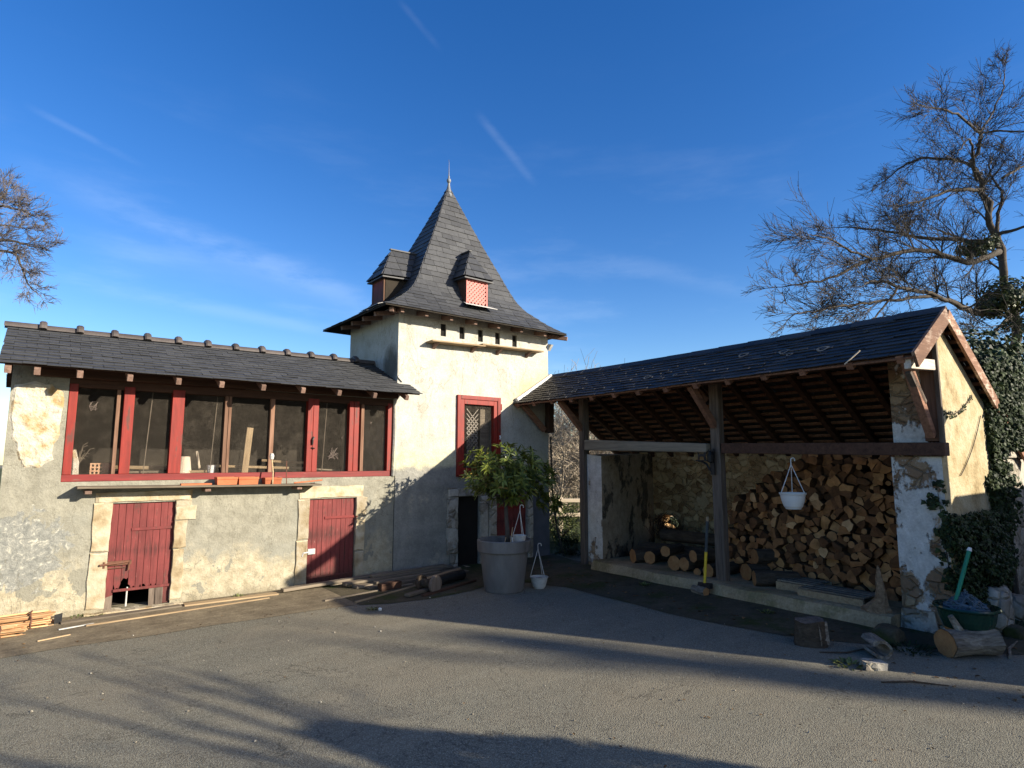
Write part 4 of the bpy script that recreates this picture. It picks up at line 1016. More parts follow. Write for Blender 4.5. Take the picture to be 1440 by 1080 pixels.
for p in inside:
    cell = [(p[0] - .16, p[1] - .13), (p[0] + .16, p[1] - .13), (p[0] + .16, p[1] + .13), (p[0] - .16, p[1] + .13)]
    for q in seeds:
        if q is not p and abs(q[0] - p[0]) < .34 and abs(q[1] - p[1]) < .28: cell = poly_clip(cell, p, q)
    if len(cell) < 3: continue
    cx = sum(c[0] for c in cell) / len(cell); cz = sum(c[1] for c in cell) / len(cell)
    cell = [(c[0] - cx, c[1] - cz) for c in cell]; sz = max(math.hypot(*c) for c in cell)
    rnd = rr.random() < .09
    if rnd:
        r = min(.062, min(math.hypot((cell[i][0] + cell[i - 1][0]) / 2, (cell[i][1] + cell[i - 1][1]) / 2) for i in range(len(cell))) * 1.02); n = 12
        ph = rr.uniform(0, 6); pts = [(r * math.cos(2 * math.pi * k / n) * (1 + .08 * math.sin(3 * k + ph)), r * math.sin(2 * math.pi * k / n) * 1.02) for k in range(n)]
    else:
        pts = []     # shrink and round off some of the corners, bow the outer edges: wedge shaped split ends
        for i in range(len(cell)):
            a, b = cell[i], cell[(i + 1) % len(cell)]; L = math.hypot(b[0] - a[0], b[1] - a[1])
            if L < .012: continue
            k = rr.uniform(.93, 1.0); pts.append((a[0] * k, a[1] * k))
            if L > .06:
                bow = rr.uniform(-.014, .016); mx, mz = (a[0] + b[0]) / 2 * .93, (a[1] + b[1]) / 2 * .93; d = math.hypot(mx, mz) + 1e-6
                pts.append((mx + mx / d * bow, mz + mz / d * bow))
        if len(pts) < 3: continue
    L = rr.uniform(.36, .46); u0 = .42 + rr.uniform(-.07, .09) + .10 * (cz - .2) / 1.6
    m = M(); tx, tz = rr.uniform(-.14, .14), rr.uniform(-.14, .14)
    fr_ = [V((tx * a + tz * b + rr.uniform(-.004, .004), a, b)) for a, b in pts]
    # a chamfer ring keeps the rim of the cut face from being razor sharp
    fr2 = [V((f.x + .008, f.y * 1.045, f.z * 1.045)) for f in fr_]
    bk = [V((L, f.y * .93 + rr.uniform(-.006, .006), f.z * .93)) for f in fr_]
    ctr = V((rr.uniform(-.014, .006), sum(a for a, b in pts) / len(pts), sum(b for a, b in pts) / len(pts)))
    m.mi = 1; n = len(pts)
    for i in range(n): m.poly([fr_[i], ctr, fr_[(i + 1) % n]])
    m.mi = 0
    for i in range(n):
        j = (i + 1) % n; m.quad(fr2[i], fr_[i], fr_[j], fr2[j]); m.quad(bk[i], fr2[i], fr2[j], bk[j])
    m.poly(bk)
    o = m.build('firewood_log', [MT['bark' if rnd else 'split'], MT['ringend' if rnd else 'logend']])
    w = S(u0, cx, cz); o.location = w; o.rotation_euler = (rr.uniform(-.05, .05), rr.uniform(-.05, .05), SROT + rr.uniform(-.10, .10))
    if rnd: tag(o, 'small round log end among the split pieces of the tall firewood stack', 'firewood', GRD)
    else: tag(o, 'split brown firewood piece in the tall stack filling the right bay of the shed', 'firewood', GSP)

def round_log(lab, u, v, z, r, L, yaw=0, pitch=0, mt='bark', name='log', sq=1.0, n=14, world=None, group=None):
    m = M(); k = 5; secs = []; ph = rng.uniform(0, 6)
    for i in range(k + 1):
        x = L * i / k; rad = r * (1 - .08 * i / k) * (1 + rng.uniform(-.03, .03)); oy, oz = rng.uniform(-.06, .06) * r, rng.uniform(-.06, .06) * r
        secs.append([V((x, oy + rad * math.cos(2 * math.pi * q / n) * (1 + .07 * math.sin(2 * q + ph)), oz + rad * sq * math.sin(2 * math.pi * q / n) * (1 + .05 * math.sin(3 * q + ph)))) for q in range(n)])
    m.mi = 0
    for a, b in zip(secs, secs[1:]):
        for q in range(n): m.quad(a[q], a[(q + 1) % n], b[(q + 1) % n], b[q])
    m.mi = 1; m.poly(secs[0][::-1]); m.poly(secs[-1])
    o = m.build(name, [MT[mt], MT['ringend']]); o.location = world if world is not None else S(u, v, z)
    o.rotation_euler = (0, pitch, SROT + yaw); tag(o, lab, 'log', group); return o
round_log('round log with an orange sawn end, leftmost on the shed plinth', -.08, 4.02, .235, .095, .55, -.35)
round_log('grey ended log half hidden behind the orange ended one', .02, 3.80, .23, .085, .5, .3)
round_log('log with the palest cut end, lying on top left of the middle post', -.02, 3.48, .355, .07, .5, .25)
round_log('thick log low in the row under the pale ended one', -.06, 3.30, .225, .10, .5, .1)
round_log('round log with a dull brown end, right of the thick low log', -.08, 3.12, .24, .085, .5, -.1)
round_log('log with a bright round end resting on two others left of the post', -.06, 2.99, .35, .075, .55, -.2)
round_log('small log wedged low between the bright ended log and the post', -.10, 2.90, .165, .05, .4, .1)
round_log('round log with a tan end lying nearest the middle post on its left', -.10, 2.74, .21, .085, .5, -.1)
round_log('long dark bark covered log lying crosswise behind the row of round ends', .45, 4.35, .26, .11, 1.5, -1.35)
round_log('dark log lying crosswise on the others below the hole in the wall', .75, 4.15, .46, .09, 1.1, -1.45)
round_log('grey barked log with its end towards the yard just right of the middle post', -.10, 2.10, .215, .09, .5, -.75)
round_log('dark log lying low behind the grey barked one right of the post', .10, 2.33, .225, .10, .6, -.3)
round_log('dark log on top at the foot of the split stack right of the post', .22, 2.28, .41, .09, .6, -.5)
round_log('short dark log between the grey barked one and the pallets', -.02, 1.83, .18, .06, .4, -.6)
# brush heap in front of the hole
t = thing('brush_bundle', 'round tangle of twigs heaped on the logs in front of the wall hole', 'brush', S(1.62, 4.78, .34))
m = M()
for kk in range(170):
    a, b = rng.uniform(0, 6.28), rng.uniform(-.3, 1); r = rng.uniform(.05, .24)
    p = V((rng.gauss(0, .09), r * math.cos(a), r * math.sin(a) * .8 + .14)); d = V((rng.gauss(0, .3), -math.sin(a), math.cos(a))).normalized() * rng.uniform(.06, .16)
    m.tube([p - d, p + V((0, 0, rng.uniform(-.02, .02))), p + d], .004, 3, False)
m.build('twig', MT['timber'], t); 
# pallets, root piece
def pallet(lab, v0, v1, z, u):
    t = thing('pallet', lab, 'pallet', S(u, (v0 + v1) / 2, z), SROT); h = (v1 - v0) / 2
    for uu in (0, .42):
        m = M(); m.box((uu, -h, .0), (uu + .028, h, .085)); m.build('rail', MT['tan_wood_x'], t, bevel=.003)
    for k in range(4):
        m = M(); x = .03 + k * .1; m.box((x, -h + .0, .087), (x + .075, h, .103)); m.build('slat', MT['grey_wood_x'], t, bevel=.003)
    return t
pallet('low pale wooden pallet left of the other, under the middle of the split stack', 1.42, 1.84, .135, -.08)
pallet('longer pale wooden pallet nearest the right pillar under the split stack', .82, 1.50, .125, -.24)
t = thing('root_piece', 'pale upright split root standing against the foot of the white pillar', 'wood piece', S(-.30, .66, .12), SROT)
m = M(); sec = []
for (z, y, w, d) in ((0, .02, .13, .08), (.05, .02, .125, .08), (.09, .0, .085, .07), (.15, -.035, .05, .05), (.24, -.04, .04, .04), (.33, -.03, .034, .03), (.42, -.03, .02, .02), (.46, -.025, .005, .008)):
    sec.append([V((d * math.cos(2 * math.pi * q / 9) * (1 + .2 * math.sin(q * 2.3)), y + w * math.sin(2 * math.pi * q / 9) * (1 + .15 * math.cos(q * 1.7 + z * 9)), z)) for q in range(9)])
for a, b in zip(sec, sec[1:]):
    for q in range(9): m.quad(a[q], a[(q + 1) % 9], b[(q + 1) % 9], b[q])
m.build('root_body', MT['rootwood'], t)
# splitting maul
t = thing('splitting_maul', 'long maul with a yellow handle and dark grip leaning on the middle shed post', 'maul', S(-.50, 2.50, .0), SROT)
m = M(); m.tube([(0, 0, .14), (.05, .0, .50)], .017, 8); m.build('handle', MT['yellow'], t)
m = M(); m.tube([(.05, .0, .501), (.10, .0, .86)], .019, 8); m.build('grip', MT['grip'], t)
m = M(); m.tube([(.10, 0, .861), (.107, 0, .915)], [.02, .017], 8); m.build('handle_end', MT['tan_wood_x'], t)
m = M(); m.hexa([(-.035, -.09, .09), (.035, -.09, .09), (.03, .09, .10), (-.03, .09, .10), (-.035, -.09, .15), (.035, -.09, .15), (.008, .09, .145), (-.008, .09, .145)]); m.build('head', MT['iron'], t, bevel=.005)
round_log('short grey log chunk lying under the head of the yellow handled maul', -.56, 2.44, .055, .05, .22, 1.35, mt='bark_pale')
# thin lath sticking out of the eaves
bdrd('loose_lath', 'short pale lath sticking out from the shed eaves near the gable', S(-.88, .55, 2.50), S(-.84, .42, 2.62), .025, .008, 'cream_pot', 'lath')

# ================================================================== pots and baskets
def hanging_pot(lab, loc, r, h, ch, mt='whitepl', hook=True, lean=(0, 0), group=None):
    t = thing('hanging_pot', lab, 'hanging pot', loc)
    m = M(); m.lathe([(.001, 0), (r * .56, 0), (r * .60, .012), (r * .70, h * .16), (r * .84, h * .5), (r * .93, h * .86), (r * .95, h * .87), (r * 1.0, h * .93), (r * 1.02, h), (r * .95, h), (r * .9, h * .85), (.001, h * .82)], n=28); m.build('pot_body', MT[mt], t, smooth=False)
    m = M(); m.lathe([(.001, h * .84), (r * .9, h * .83)], n=20); m.build('soil', MT['soil'], t)
    top = V((lean[0], lean[1], h + ch))
    for k in range(3):
        a = 2 * math.pi * k / 3 + .5; p = V((r * .98 * math.cos(a), r * .98 * math.sin(a), h * .98)); m = M(); m.tube([p, p.lerp(top, .5) + V((rng.uniform(-.004, .004), 0, 0)), top], .0042, 6); m.build('hanger', MT[mt], t)
    m = M(); hp = [top, top + V((0, 0, .03))] + [top + V((RT.x * .022 * (1 - math.cos(q)), RT.y * .022 * (1 - math.cos(q)), .045 + .024 * math.sin(q))) for q in [0, .6, 1.2, 1.8, 2.4, 3.0, 3.6]]
    m.tube(hp, .0055, 6); m.build('hook', MT[mt], t); return t
hanging_pot('white plastic pot hanging from the dark shed beam in front of the firewood', S(-.31, 1.45, 1.07), .138, .175, .31)
hanging_pot('dirty white hanging pot standing on the ground right of the big grey planter', (5.165, 5.965, 0), .115, .14, .34, 'whitedirty', lean=(-.0, .02))
PC = V((4.74, 6.14, 0))
t = thing('planter', 'large round grey planter with a wide rim, holding the small evergreen tree', 'planter', PC)
m = M(); m.lathe([(.001, 0), (.235, 0), (.243, .012), (.30, .46), (.304, .475), (.328, .48), (.333, .487), (.338, .60), (.340, .612), (.33, .622), (.312, .62), (.30, .60), (.285, .5)], n=48); m.build('pot_body', MT['planter'], t, smooth=False, bevel=0)
m = M(); m.lathe([(.001, .535), (.15, .55), (.302, .53)], n=24); m.build('soil', MT['soil'], t)
hanging_pot('small white hanging pot standing inside the big grey planter beside the trunk', PC + V((.11, -.17, .545)), .085, .13, .30, 'whitedirty', lean=(.01, .0))
stick('plant_label', 'small pale plant label stuck in the soil of the grey planter', [PC + V((-.02, -.2, .53)), PC + V((-.025, -.2, .66))], .011, 'whitedirty', 'label')
for lab, dx, dy, hh in (('thin pale cane leaning in the planter left of the trunk', .0, -.12, .24), ('thin bent cane in the planter soil, leftmost of the canes there', -.12, -.14, .13)):
    stick('plant_cane', lab, [PC + V((dx, dy, .53)), PC + V((dx + .04, dy, .53 + hh))], .005, 'tan_wood_x', 'cane')
# small evergreen tree in the planter
def leaf(m, p, d, nrm, L, W, fold=.25, droop=.15):
    d = d.normalized(); s = d.cross(nrm)
    if s.length < 1e-3: s = d.cross(V((1, 0, .3)))
    s.normalize(); n = s.cross(d)
    q1 = p + d * L * .35 - n * 0; q2 = p + d * L * .75 - V((0, 0, 1)) * L * droop * .5; tip = p + d * L - V((0, 0, 1)) * L * droop
    n0 = len(m.v); f = n * W * fold
    m.v += [tuple(x) for x in (p, q1 + s * W * .5 + f, q2 + s * W * .42 + f, tip, q2 - s * W * .42 + f, q1 - s * W * .5 + f, q1, q2)]
    for fc in ((0, 6, 1), (6, 7, 2, 1), (7, 3, 2), (0, 5, 6), (5, 4, 7, 6), (4, 3, 7)): m.f.append(tuple(n0 + i for i in fc)); m.m.append(m.mi)
tr = thing('potted_tree', 'small evergreen tree with long glossy leaves growing in the grey planter', 'tree', PC + V((0, 0, .54)))
tm = M(); tm.tube([(.05, 0, 0), (.07, .02, .16), (.10, .08, .30), (.16, .17, .46), (.20, .24, .62)], [.034, .03, .027, .025, .02], 9)
lm = M(); lr = random.Random(11); tips = []
for k in range(11):
    a = 2 * math.pi * k / 11 + lr.uniform(-.3, .3); e = lr.uniform(.15, 1.1); L = lr.uniform(.35, .62)
    p0 = V((.20, .24, lr.uniform(.44, .64))); d = V((math.cos(a) * math.cos(e), math.sin(a) * math.cos(e), math.sin(e)))
    p1 = p0 + d * L * .5 + V((0, 0, .03)); p2 = p0 + d * L; tm.tube([p0, p1, p2], [.012, .009, .005], 6); tips += [p1, p2]
    for j in range(3):
        q = p1 + V((lr.uniform(-.2, .2), lr.uniform(-.2, .2), lr.uniform(-.08, .2))); tm.tube([p1, q], [.006, .003], 4); tips.append(q)
cc = V((.30, .34, .86))
while len(tips) < 290:
    v = V((lr.gauss(0, 1), lr.gauss(0, 1), lr.gauss(0, 1))).normalized() * (lr.random() ** .45)
    p = cc + V((v.x * .66, v.y * .66, v.z * .40 if v.z > 0 else v.z * .33))
    if noise.noise(p * 3.2) < -.28 or ((p - V((.30, .34, 0))).dot(RT) < -.40 and p.z < .95): continue
    tips.append(p)
# the lower right side of the crown droops
for k in range(26): tips.append(V((.24, .3, 0)) + V(RT) * lr.uniform(.42, .70) + V((0, 0, lr.uniform(.42, .75))) + V((lr.uniform(-.08, .08), lr.uniform(-.08, .08), 0)))
for p in tips:
    out = (p - cc); out.z *= .8; out = out.normalized() + V((0, 0, .7)); out.normalize()
    for j in range(lr.randint(7, 10)):
        a = 2 * math.pi * j * .381 + lr.uniform(-.3, .3); sd = out.cross(V((0, 0, 1))); sd = sd.normalized() if sd.length > .01 else V((1, 0, 0)); s2 = out.cross(sd)
        d = out * lr.uniform(.25, .9) + sd * math.cos(a) + s2 * math.sin(a)
        leaf(lm, p + V((lr.uniform(-.02, .02),) * 3), d, out, lr.uniform(.085, .145), lr.uniform(.021, .033), .2, lr.uniform(.05, .3))
tm.build('trunk', MT['treebark'], tr, smooth=True); lm.build('crown', MT['laurel'], tr)
# ================================================================== yard: loose timber along the walls
def plank(lab, a, b, w, th, z, mt='grey_wood_x', name='plank', zz=0, group=None):
    o = bdrd(name, lab, (a[0], a[1], z), (b[0], b[1], z + zz), w, th, mt, 'plank')
    if group: o['group'] = group
    return o
GL = 'planks lying in the heap at the foot of the tower'
LBL = 'old plank lying in the dark timber heap along the foot of the tower'
plank('plank with a sunlit end sticking out of the timber heap below the second red door', (2.50, 7.60), (3.95, 7.66), .10, .035, .05, 'grey_wood_x', zz=.03)
pr = random.Random(5)
for k, (x0, y0, x1, y1, w, z) in enumerate(((3.1, 7.66, 5.0, 7.70, .12, .03), (3.25, 7.50, 5.05, 7.62, .11, .03), (3.3, 7.33, 4.95, 7.46, .13, .03), (3.4, 7.18, 5.0, 7.34, .10, .025), (3.2, 7.42, 4.7, 7.52, .10, .066),
    (3.45, 7.62, 4.9, 7.58, .10, .068), (3.55, 7.28, 4.6, 7.40, .09, .06), (3.6, 7.50, 4.8, 7.60, .08, .10))):
    plank(LBL, (x0, y0), (x1, y1), w, .03, z, 'grey_wood_x', group=GL, zz=pr.uniform(-.005, .012))
plank('thin pale lath lying at the front of the timber heap', (3.0, 6.62), (4.25, 7.08), .03, .02, .014, 'tan_wood_x', 'lath')
plank('thin grey lath lying behind the pale one in front of the heap', (2.75, 6.90), (4.0, 7.12), .035, .02, .014, 'grey_wood_x', 'lath')
plank('short square timber lying across the middle of the timber heap', (3.48, 7.0), (3.78, 7.05), .09, .09, .05, 'timber')
plank('tan plank end reaching out of the heap towards the doorway', (4.0, 6.85), (4.78, 7.20), .07, .03, .10, 'tan_wood_x')
plank('dark plank lying on the ground in front of the cable drum', (3.75, 6.42), (4.75, 6.78), .05, .03, .018, 'timber')
plank('short dark plank beside the cable drum on its left', (3.58, 6.50), (4.0, 6.66), .08, .03, .03, 'grey_wood_x')
t = thing('wooden_drum', 'small weathered wooden disc reel standing on edge at the front of the timber heap', 'reel', (3.98, 6.52, .105), R(20))
m = M(); m.tube([(0, -.02, 0), (0, .02, 0)], .105, 22); m.build('disc', MT['post_grey'], t, bevel=.005)
m = M(); m.tube([(0, .021, 0), (0, .20, 0)], .05, 16); m.build('core', MT['bark'], t)
m = M(); m.tube([(0, .201, 0), (0, .235, 0)], .095, 20); m.build('disc', MT['bark'], t)
t = thing('black_pipe', 'short thick black plastic pipe lying right of the wooden reel', 'pipe', (4.12, 6.80, .07), R(20))
m = M(); m.tube([(0, 0, 0), (.62, 0, 0)], .065, 16, False); m.tube([(.62, 0, 0), (0, 0, 0)], .055, 16, False); m.build('pipe_body', MT['iron'], t)
plank('long pale batten lying along the wall foot, nearer the yard', (.55, 7.30), (2.30, 7.42), .035, .02, .016, 'tan_wood_x', 'batten')
plank('long brown board lying against the wall between the two red doors', (1.45, 7.62), (2.44, 7.58), .12, .025, .02, 'tan_wood_x')
plank('dark board lying against the wall below the first red door', (.36, 7.55), (1.42, 7.62), .10, .025, .02, 'grey_wood_x')
plank('short whitish batten lying on the apron right of the cane bundle', (.34, 7.30), (.62, 7.36), .025, .015, .014, 'whitedirty', 'batten')
plank('faint pale stick lying on the apron in front of the first door', (.18, 6.98), (.42, 7.05), .018, .012, .012, 'tan_wood_x', 'stick')
# bundle of canes
for lab, y, z0, L, x1, nc, rr_ in (('bundle of reddish canes lying along the wall foot at the far left', 7.62, .06, 1.1, .33, 46, .085), ('smaller bundle of pale yellow canes lying in front of the reddish one', 7.33, .05, .9, .11, 26, .05)):
    t = thing('cane_bundle', lab, 'canes', (x1, y, 0), R(2)); m = M()
    for k in range(nc):
        a = rng.uniform(0, 6.28); q = rr_ * math.sqrt(rng.random()); yy, zz = 1.5 * q * math.cos(a), max(.009, z0 + q * math.sin(a)); e = rng.uniform(-.10, .0)
        m.tube([(e, yy, zz), (e - L * .5, yy + rng.uniform(-.012, .012), zz + rng.uniform(-.006, .006)), (e - L, yy + rng.uniform(-.02, .02), zz)], rng.uniform(.007, .010), 6)
    m.build('cane', MT['cane'], t)
    m = M()
    for xx in (-.2, -.62):
        m.tube([(xx + rng.uniform(-.008, .008), 1.6 * rr_ * math.cos(2 * math.pi * k / 14), max(.012, z0 + 1.1 * rr_ * math.sin(2 * math.pi * k / 14))) for k in range(15)], .008, 5)
    m.build('tie', MT['rust'], t)
t = thing('black_scrap', 'small black scrap of felt hanging off the end of the reddish cane bundle', 'scrap', (.34, 7.60, 0))
m = M(); m.hexa([(-.025, -.03, 0), (.03, -.035, 0), (.03, -.02, 0), (-.025, -.015, 0), (-.03, -.03, .10), (.035, -.028, .11), (.035, -.012, .11), (-.03, -.015, .10)]); m.build('felt', MT['iron'], t)

# ================================================================== right hand corner: stump, stones, log, bowl, mop
def lump(name, lab, cat, loc, sx, sy, sz, mt, seed, sub=3, amp=.22, flat=.75):
    import bmesh
    bm = bmesh.new(); bmesh.ops.create_icosphere(bm, subdivisions=sub, radius=1)
    for v in bm.verts:
        k = 1 + amp * noise.noise(v.co * 1.3 + V((seed, 0, 0))) + amp * .5 * noise.noise(v.co * 3 + V((seed, 4, 0)))
        p = v.co * k; 
        for i in range(3): p[i] = max(-flat, min(flat, p[i]))
        v.co = V((p.x * sx, p.y * sy, (p.z + flat) * sz))
    me = bpy.data.meshes.new(name); bm.to_mesh(me); bm.free(); me.materials.append(MT[mt]); me.polygons.foreach_set('use_smooth', [True] * len(me.polygons))
    o = bpy.data.objects.new(name, me); COL.objects.link(o); o.location = loc; tag(o, lab, cat); return o
m = M(); n = 18; secs = []
for z, k in ((0, 1.08), (.06, 1.0), (.14, .96), (.205, .95)):
    secs.append([V((.135 * k * math.cos(2 * math.pi * q / n) * (1 + .09 * math.sin(3 * q * .7 + 1)), .125 * k * math.sin(2 * math.pi * q / n) * (1 + .08 * math.cos(q * 1.3)), z + (.012 * math.sin(q) if z > .2 else 0))) for q in range(n)])
for a, b in zip(secs, secs[1:]):
    for q in range(n): m.quad(a[q], a[(q + 1) % n], b[(q + 1) % n], b[q])
m.mi = 1; m.poly(secs[-1]); m.mi = 2; m.hexa([(.135, -.06, .02), (.11, -.11, .02), (.0, -.14, .02), (.06, -.10, .02), (.128, -.05, .2), (.10, -.10, .2), (.0, -.12, .2), (.05, -.09, .2)])
o = m.build('chopping_stump', [MT['bark'], MT['post_grey'], MT['bark_pale']]); o.location = (5.50, 2.72, 0); o.rotation_euler = (0, 0, -.5); tag(o, 'short brown tree stump standing on the asphalt in front of the shed plinth', 'stump')
m = M(); m.prism([(-.085, -.05, 0), (.08, -.06, 0), (.09, .05, 0), (-.03, .075, 0), (-.08, .04, 0)], (.006, 0, .055)); o = m.build('stone_block', MT['gwall'], None, bevel=.012); o.location = (5.24, 2.12, 0); o.rotation_euler = (0, .04, -.6); tag(o, 'pale flat stone lying on the asphalt beside the green weeds', 'stone')
t = thing('curled_log', 'hollow curled piece of grey bark log behind the flat pale stone', 'log piece', (5.60, 2.22, .0), .75)
m = M(); nn_ = 12; secs = []
for i in range(5):
    x = -.10 + i * .06; secs.append(([V((x + .012 * math.sin(q * 1.9), .08 * math.cos(.5 + 5.1 * q / nn_) * (1 + .06 * math.sin(i + q)), .075 + .075 * math.sin(.5 + 5.1 * q / nn_))) for q in range(nn_ + 1)], [V((x, .06 * math.cos(.5 + 5.1 * q / nn_), .075 + .05 * math.sin(.5 + 5.1 * q / nn_))) for q in range(nn_ + 1)]))
for (a, a2), (b, b2) in zip(secs, secs[1:]):
    for q in range(nn_): m.quad(a[q], a[q + 1], b[q + 1], b[q]); m.quad(a2[q + 1], a2[q], b2[q], b2[q + 1])
    m.quad(a[0], b[0], b2[0], a2[0]); m.quad(a[-1], a2[-1], b2[-1], b[-1])
for (a, a2) in (secs[0], secs[-1]):
    for q in range(nn_): m.quad(a[q], a[q + 1], a2[q + 1], a2[q])
m.build('log_shell', MT['bark_pale'], t)
lump('stone', 'mossy dark stone lying low at the foot of the white shed pillar', 'stone', (6.12, 2.32, -.02), .16, .13, .10, 'moss', 3)
lump('stone', 'big pale rounded stone at the foot of the garden wall behind the green bowl', 'stone', (7.22, 1.80, 0), .22, .14, .28, 'gwall', 8)
lump('stone', 'pale stone at the foot of the garden wall near the right edge', 'stone', (7.95, 1.82, -.02), .2, .12, .17, 'gwall', 12)
lump('stone', 'small dark stone on the ground right of the barked log', 'stone', (7.15, 1.66, -.02), .12, .1, .08, 'moss', 17)
# big barked log with a branch stub
lg = thing('barked_log', 'thick pale barked log with a stubby cut branch, lying in front of the green bowl', 'log', (6.02, 1.86, .105), R(-31))
m = M(); n = 20; secs = []
for i in range(9):
    x = i * .055; k = (1.1, 1.02, .98, .97, .96, .96, .99, 1.04, 1.08)[i]
    secs.append([V((x, .105 * k * math.cos(2 * math.pi * q / n) * (1 + .05 * math.sin(2 * q) + rng.uniform(-.02, .02)), .10 * k * math.sin(2 * math.pi * q / n) * (1 + .05 * math.cos(3 * q) + rng.uniform(-.02, .02)))) for q in range(n)])
for a, b in zip(secs, secs[1:]):
    for q in range(n): m.quad(a[q], a[(q + 1) % n], b[(q + 1) % n], b[q])
m.build('log_bark', MT['bark_pale'], lg)
m = M(); m.poly([V((p.x - .002, p.y * .97, p.z * .97)) for p in secs[0]][::-1]); m.build('cut_end', MT['ringend'], lg)
m = M(); m.poly([V((p.x + .001, p.y, p.z)) for p in secs[-1]]); m.build('cut_end', MT['ringend'], lg)
m = M(); m.tube([(.17, .02, .07), (.13, .03, .15), (.10, .035, .205)], [.034, .027, .022], 9); m.build('branch_stub', MT['bark_pale'], lg)
# green glazed bowl with netting and a green handled brush
BC = V((6.40, 1.80, 0))
t = thing('glazed_bowl', 'big green glazed bowl with an ochre foot beside the white pillar', 'bowl', BC)
m = M(); m.lathe([(.001, 0), (.12, 0), (.125, .02), (.165, .16), (.172, .18)], n=32); m.build('foot', MT['ochre_glaze'], t)
m = M(); m.lathe([(.172, .181), (.20, .25), (.215, .33), (.238, .34), (.243, .352), (.236, .365), (.222, .362), (.205, .33), (.16, .20), (.001, .17)], n=40); m.build('bowl_body', MT['green_glaze'], t, smooth=False)
t = thing('blue_netting', 'tangled heap of blue grey netting lying in the green bowl', 'netting', BC + V((0, 0, .26)))
m = M(); nr = random.Random(4)
for k in range(34):
    p = []; a = nr.uniform(0, 6.28); r0 = nr.uniform(.03, .15)
    for q in range(7):
        a += nr.uniform(.4, 1.1); rr2 = max(0, min(.16, r0 + nr.uniform(-.05, .05))); p.append((rr2 * math.cos(a), rr2 * math.sin(a), (.205 - rr2 * .85) * nr.uniform(.55, 1) + .03))
    m.tube(p, .011, 5)
m.build('net_strand', MT['blue_net'], t)
t = thing('green_handle', 'green plastic pole with a white tip sticking up out of the blue netting', 'pole', BC + V((.02, -.02, .36)))
GB = BC + V((.0, .0, .36)) - RT * .10; t.location = GB
e = atd(1364, 770, (GB - CAM).dot(FW) + .08) - GB
m = M(); m.tube([(0, 0, 0), e * .94], .016, 9); m.build('shaft', MT['green_pole'], t)
m = M(); m.tube([e * .94, e], [.02, .014], 8); m.build('tip', MT['whitepl'], t)
# twigs on the ground
def twig(lab, pts, r, mt='bark_pale'):
    m = M(); m.tube(pts, r, 6); o = m.build('fallen_twig', MT[mt]); tag(o, lab, 'twig')
twig('long pale twig lying on the ground at the right edge', [(6.35, 1.52, .012), (6.62, 1.58, .02), (6.95, 1.60, .014)], [.010, .012, .006])
twig('thin dark twig lying on the asphalt in front of the pale stone', [(4.95, 1.95, .008), (5.12, 1.82, .012), (5.25, 1.62, .008)], [.005, .007, .004], 'bark')
twig('thin dark twig lying near the curled bark behind the stump', [(5.3, 2.55, .008), (5.45, 2.4, .012), (5.72, 2.35, .008)], [.005, .007, .004], 'bark')
twig('crooked brown twig on the ground right of the barked log', [(6.6, 1.70, .012), (6.85, 1.72, .03), (7.1, 1.74, .016)], [.007, .008, .004], 'bark')
# weeds
def weed(name, lab, loc, k, h, spread, mt='shrub', seed=1, cat='weed'):
    q = random.Random(seed); m = M()
    for i in range(k):
        a = q.uniform(0, 6.28); r = spread * math.sqrt(q.random()); p = V((r * math.cos(a), r * math.sin(a), 0)); e = q.uniform(.2, 1.2)
        d = V((math.cos(a) * .7, math.sin(a) * .7, e)); leaf(m, p, d, V((0, 0, 1)), h * q.uniform(.5, 1), .018 * h / .1, .2, .3)
    t = thing(name, lab, cat, loc); m.build('foliage', MT[mt], t); return t
weed('weed_clump', 'small bright green weed clump left of the flat pale stone', (5.16, 2.26, 0), 70, .09, .09, seed=1)
weed('weed_clump', 'tiny green weed on the asphalt in front of the timber heap', (3.02, 6.22, 0), 26, .075, .04, seed=2)
lump('pebble', 'small white pebble beside the tiny weed in front of the timber heap', 'pebble', (3.07, 6.15, 0), .022, .022, .02, 'whitepl', 4, 2)
weed('weed_clump', 'dark low weeds growing under the barked log beside the mossy stone', (5.98, 2.12, 0), 120, .09, .17, 'ivy', 3)
for lab, x, y, k_, h_ in (('tiny weed tuft at the wall foot between the two red doors', 2.05, 7.70, 30, .07), ('tiny weed tuft at the wall foot right of the cane bundle', .50, 7.72, 24, .06), ('low weed tuft at the left foot of the first red door', .66, 7.66, 30, .06), ('low weed tuft at the foot of the shed plinth left of the maul', 6.28, 5.2, 40, .08), ('low weed tuft at the shed plinth between maul and stump', 6.18, 3.5, 40, .07)):
    weed('weed_tuft', lab, (x, y, .012), k_, h_, .06, 'shrub', int(x * 10))
weed('weed_clump', 'dark weeds at the foot of the garden wall at the right edge', (7.5, 1.78, 0), 120, .10, .25, 'ivy', 5)

# dead leaves and grit blown about the yard : nobody could count them
m = M(); q = random.Random(21)
def litter(n, fx, fy, smin, smax):
    for _ in range(n):
        p = V((fx(), fy(), .006)); a = q.uniform(0, 6.28); s = q.uniform(smin, smax); d = V((math.cos(a), math.sin(a), q.uniform(-.1, .35))); leaf(m, p, d, V((0, 0, 1)), s, s * .55, .25, .1)
litter(150, lambda: q.uniform(5.6, 6.35), lambda: q.uniform(2.6, 6.6), .02, .06)
litter(110, lambda: q.uniform(5.6, 7.0), lambda: q.uniform(5.4, 7.4), .02, .07)
litter(90, lambda: q.uniform(5.0, 7.4), lambda: q.uniform(1.2, 2.4), .015, .05)
litter(60, lambda: q.uniform(2.4, 5.2), lambda: q.uniform(1.0, 2.8), .01, .03)
litter(110, lambda: q.uniform(-.5, 5.0), lambda: q.uniform(6.4, 7.6), .012, .035)
